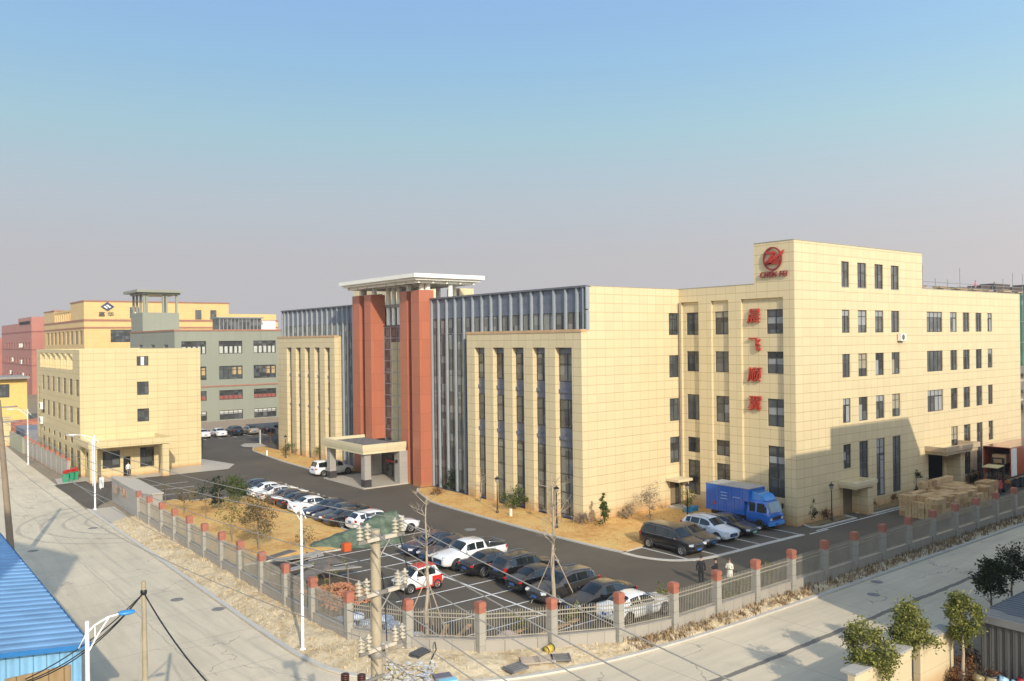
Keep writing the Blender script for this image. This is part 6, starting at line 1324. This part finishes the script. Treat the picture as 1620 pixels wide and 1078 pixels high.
p = G(700, 1078, .2); m = MB(); m.obox(p+Vector((0,0,.15)), (1,-.3,0), .8,.55,.25); o = tag(m.build('broken_board', plain('slate_board', (.14,.13,.15), .7)), 'dark grey board leaning on the verge rubble', 'board'); m = MB(); m.obox(p+Vector((.0,-.45,.12)), (1,-.2,0), .8,.4,.2); tag(m.build('light_blue_box', plain('light_blue_box', (.20,.50,.62), .6)), 'light blue plastic box on the verge at the bottom edge', 'box')
m = MB(); q_ = random.Random(77)
for k in range(260):
    p = G(q_.uniform(610,690), q_.uniform(1048,1085), .3); a = q_.uniform(0,3.1); m.obox(p+Vector((0,0,q_.uniform(0,.08))), (math.cos(a),math.sin(a),q_.uniform(-.4,.4)), q_.uniform(.06,.26), q_.uniform(.05,.2), .02)
lm = N('mixed_litter'); g_ = lm.n('NewGeometry'); lm.col(lm.ramp(g_.outputs['Random Per Island'], [(0,(.5,.47,.42)),(.45,(.55,.52,.48)),(.6,(.30,.38,.52)),(.72,(.55,.42,.08)),(.85,(.40,.36,.30)),(1,(.62,.6,.55))])); struct(m.build('litter', lm.set(.7)), 'stuff')
p = G(667, 1025, .3); m = MB(); m.obox(p+Vector((0,0,.5)), (0,1,0), .10,.02,.95); o = m.build('hanging_ribbon', plain('yellow_red_ribbon', (.55,.36,.03), .6)); tag(o, 'yellow and red ribbon hanging on the fence base by the second bare tree', 'ribbon'); m = MB(); m.obox(p+Vector((0,0,.95)), (0,1,0), .12,.025,.16); m.build('red_end', mSign, o)
m = MB(); P_ = [G(688,1016,.8), G(690,1028,.6), G(684,1040,.4), G(679,1054,.3)]; m.tube([q for q in P_], .03, 6); tag(m.build('hose', mBlack), 'black bent hose hanging over the fence base', 'hose')
# ================================================================ GATE DETAILS
for i, (x, y) in enumerate(((19.1,106.2),(19.75,106.9),(20.3,107.4))):
    t = thing('wheelie_bin', ('green bin with a red lid nearest the road','green bin with a red lid in the middle of the three','green bin with a red lid nearest the gatehouse')[i], 'bin', (x,y,.05), 'bins by the gatehouse')
    m = MB(); m.grid([[(x-s_,y-s_,z_),(x+s_,y-s_,z_),(x+s_,y+s_,z_),(x-s_,y+s_,z_)] for s_, z_ in ((.24,.05),(.32,1.0))], True, False); m.build('bin_body', plain('bin_green', (.02,.24,.12), .5), t); m = MB(); m.obox((x,y,1.08), (1,0,.1), .7,.7,.07); m.obox((x+.05,y+.1,1.25),(1,.3,.3),.5,.3,.2); m.build('lid', mSign, t)
t = thing('barrier_gate', 'white barrier post with a white arm lowered across the drive', 'barrier', (21.4,99.6,.01)); bx('cabinet', mWhite, t, (21.2,99.4,.01,21.6,99.8,1.1)); m = MB(); m.obox((20.6,96.2,.95), (.22,1,0), 6.6,.06,.12); m.build('arm', mWhite, t)
m = MB(); m.tube([(20.9,101.2,0),(20.9,101.2,5.2)], .05, 8); o = tag(m.build('camera_pole', mPoleW), 'slim white camera pole in front of the gatehouse porch', 'camera pole')
t = thing('bike_shelter', 'dark flat bicycle shelter roof on a pale post beyond the far wing', 'shelter', (48.6,127,0)); m = MB(); m.box(48.3,124.2,2.7,56,128.6,2.86); m.build('roof', plain('dark_sheet_roof', (.05,.055,.065), .5), t)
for x, y in ((49.2,125.2),(55,125.2),(55,128)): bx('post', plain('pale_post', (.42,.42,.40), .6), t, (x-.1,y-.1,0,x+.1,y+.1,2.7))
sheet('island_paving', mPave, [(46.9,121.3),(48.8,121.5),(49.6,126.0),(47.6,127.2),(46.2,125.4),(45.8,122.8)], .10)
for i, (x, y) in enumerate(((57.6,48.8),(58.5,48.9))): tag(bx('plastic_crate', plain('bright_blue_crate', (.02,.30,.62), .5), None, (x,y,.16,x+.6,y+.42,.58)), ('bright blue crate by the corner door, left one','bright blue crate by the corner door, right one')[i], 'crate', 'blue crates')
tag(bx('cement_step', mPave, None, (58.2,49.6,.0,60.2,51.9,.22)), 'pale step in front of the corner door', 'step')
# ================================================================ NEIGHBOURING PLOT, bottom right
mYW = tiled('cream_rendered_wall', (.60,.50,.32), 4.0, .85, line=.03, jd=.85, soil=.8)
for lb, x0, x1 in (('cream boundary wall left of the dark gap at the bottom right',30.9,35.4),('cream boundary wall between the dark gap and the metal shed',36.15,39.2)):
    w_ = thing('boundary_wall', lb, 'wall', (x0,17.95,0)); bx('body', mYW, w_, (x0,17.9,0,x1,18.2,2.15)); bx('coping', plain('grey_coping', (.36,.34,.30), .8), w_, (x0-.02,17.84,2.15,x1+.02,18.5,2.25))
tag(bx('gap_gate', plain('dark_gate', (.05,.05,.055), .5), None, (35.42,18.3,0,36.13,18.36,2.0)), 'dark narrow gate between two cream walls', 'gate')
ts = thing('metal_shed', 'grey corrugated metal shed with a ribbed flat roof at the bottom right', 'shed', (39.8,17,0)); mCG = corrug('grey_wall_sheet', (.115,.115,.112), 1, .32, .5, .3); mCR = plain('grey_roof_sheet', (.13,.135,.14), .45, .3)
m = MB(); x_ = 39.75; rows_ = [[],[]]
for k in range(150):
    u = 39.78+.1*k*.9; h_ = (0,.05,.05,0)[k % 4]; rows_[0].append((u,17.15,2.86+h_)); rows_[1].append((u,10.3,2.98+h_))
m.grid(rows_, smooth=False); m.build('roof', mCR, ts); m = MB(); m.box(39.72,10.3,2.62,39.77,17.15,2.95); m.box(39.77,17.15,2.62,53,17.2,2.92); m.build('fascia', plain('grey_fascia', (.16,.16,.155), .5), ts)
m = MB(); rows_ = [[],[]]
for k in range(84):
    y = 17.0-.08*k; q = (0,.06,.06,0)[k % 4]; rows_[0].append((39.9-q,y,0)); rows_[1].append((39.9-q,y,2.62))
m.grid(rows_, smooth=False); m.face([(39.9,17.0,0),(53,17.0,0),(53,17.0,2.62),(39.9,17.0,2.62)]); m.build('wall', mCG, ts)
bx('dark_doorway', mBlack, ts, (39.3,17.22,0,39.7,17.9,2.1)) if False else None
def scooter(lb, x, y, a, col):
    t = thing('motorbike', lb, 'motorbike', (0,0,0), 'motorbikes by the metal shed'); m = MB(); m.tube([(-.5,0,.55),(-.3,0,.72),(.1,0,.75),(.2,0,.5),(.45,0,.55),(.55,0,.95)], [.09,.14,.13,.10,.08,.06], 8); m.obox((.5,0,.8),(1,0,.4),.3,.34,.3); m.obox((.05,0,.38),(1,0,0),.6,.24,.12); m.build('body', plain('bike_paint', col, .3), t, True)
    m = MB(); m.tube([(-.55,0,.78),(-.2,0,.84),(.05,0,.80)], [.08,.11,.08], 8); m.build('seat', mBlack, t, True); m = MB(); m.tube([(.42,-.36,1.06),(.52,0,1.0),(.42,.36,1.06)], .025, 6); m.build('handlebar', mBlack, t)
    for s_ in (1,-1): m = MB(); m.tube([(.45,s_*.2,1.0),(.42,s_*.3,1.3)], .012, 4); m.lathe((.42,s_*.3,1.3), [(.001,0),(.07,.01),(.001,.03)], 8, (1,0,0)); m.build('mirror', mBlack, t)
    for x_ in (-.6,.7): m = MB(); m.lathe((x_,-.05,.29), [(.16,.0),(.29,.02),(.29,.08),(.16,.1)], 16, (0,1,0)); m.build('wheel', mTyre, t)
    t.location = (x, y, 0); t.rotation_euler = (0,0,a)
scooter('light blue motorbike with handlebar mirrors parked against the metal shed', 38.7, 15.1, 2.2, (.30,.50,.66)); scooter('dark red motorbike behind the light blue one', 39.0, 14.5, 2.0, (.30,.02,.03)); scooter('dull gold motorbike left of the light blue one', 38.2, 15.9, 2.4, (.25,.20,.10))
# ================================================================ THIN WINTER HAZE
hz = MB(); hz.box(-90, -70, -1.2, 420, 420, 31); hz = hz.build('haze', bpy.data.materials.new('haze')); hz['kind'] = 'stuff'
hm_ = hz.data.materials[0]; hm_.use_nodes = True; t_ = hm_.node_tree; t_.nodes.clear()
vo = t_.nodes.new('ShaderNodeVolumePrincipled'); vo.inputs['Color'].default_value = (.86,.88,.92,1); vo.inputs['Density'].default_value = .0003; vo.inputs['Anisotropy'].default_value = .2
om = t_.nodes.new('ShaderNodeOutputMaterial'); t_.links.new(vo.outputs[0], om.inputs['Volume'])
hm_.cycles.homogeneous_volume = True
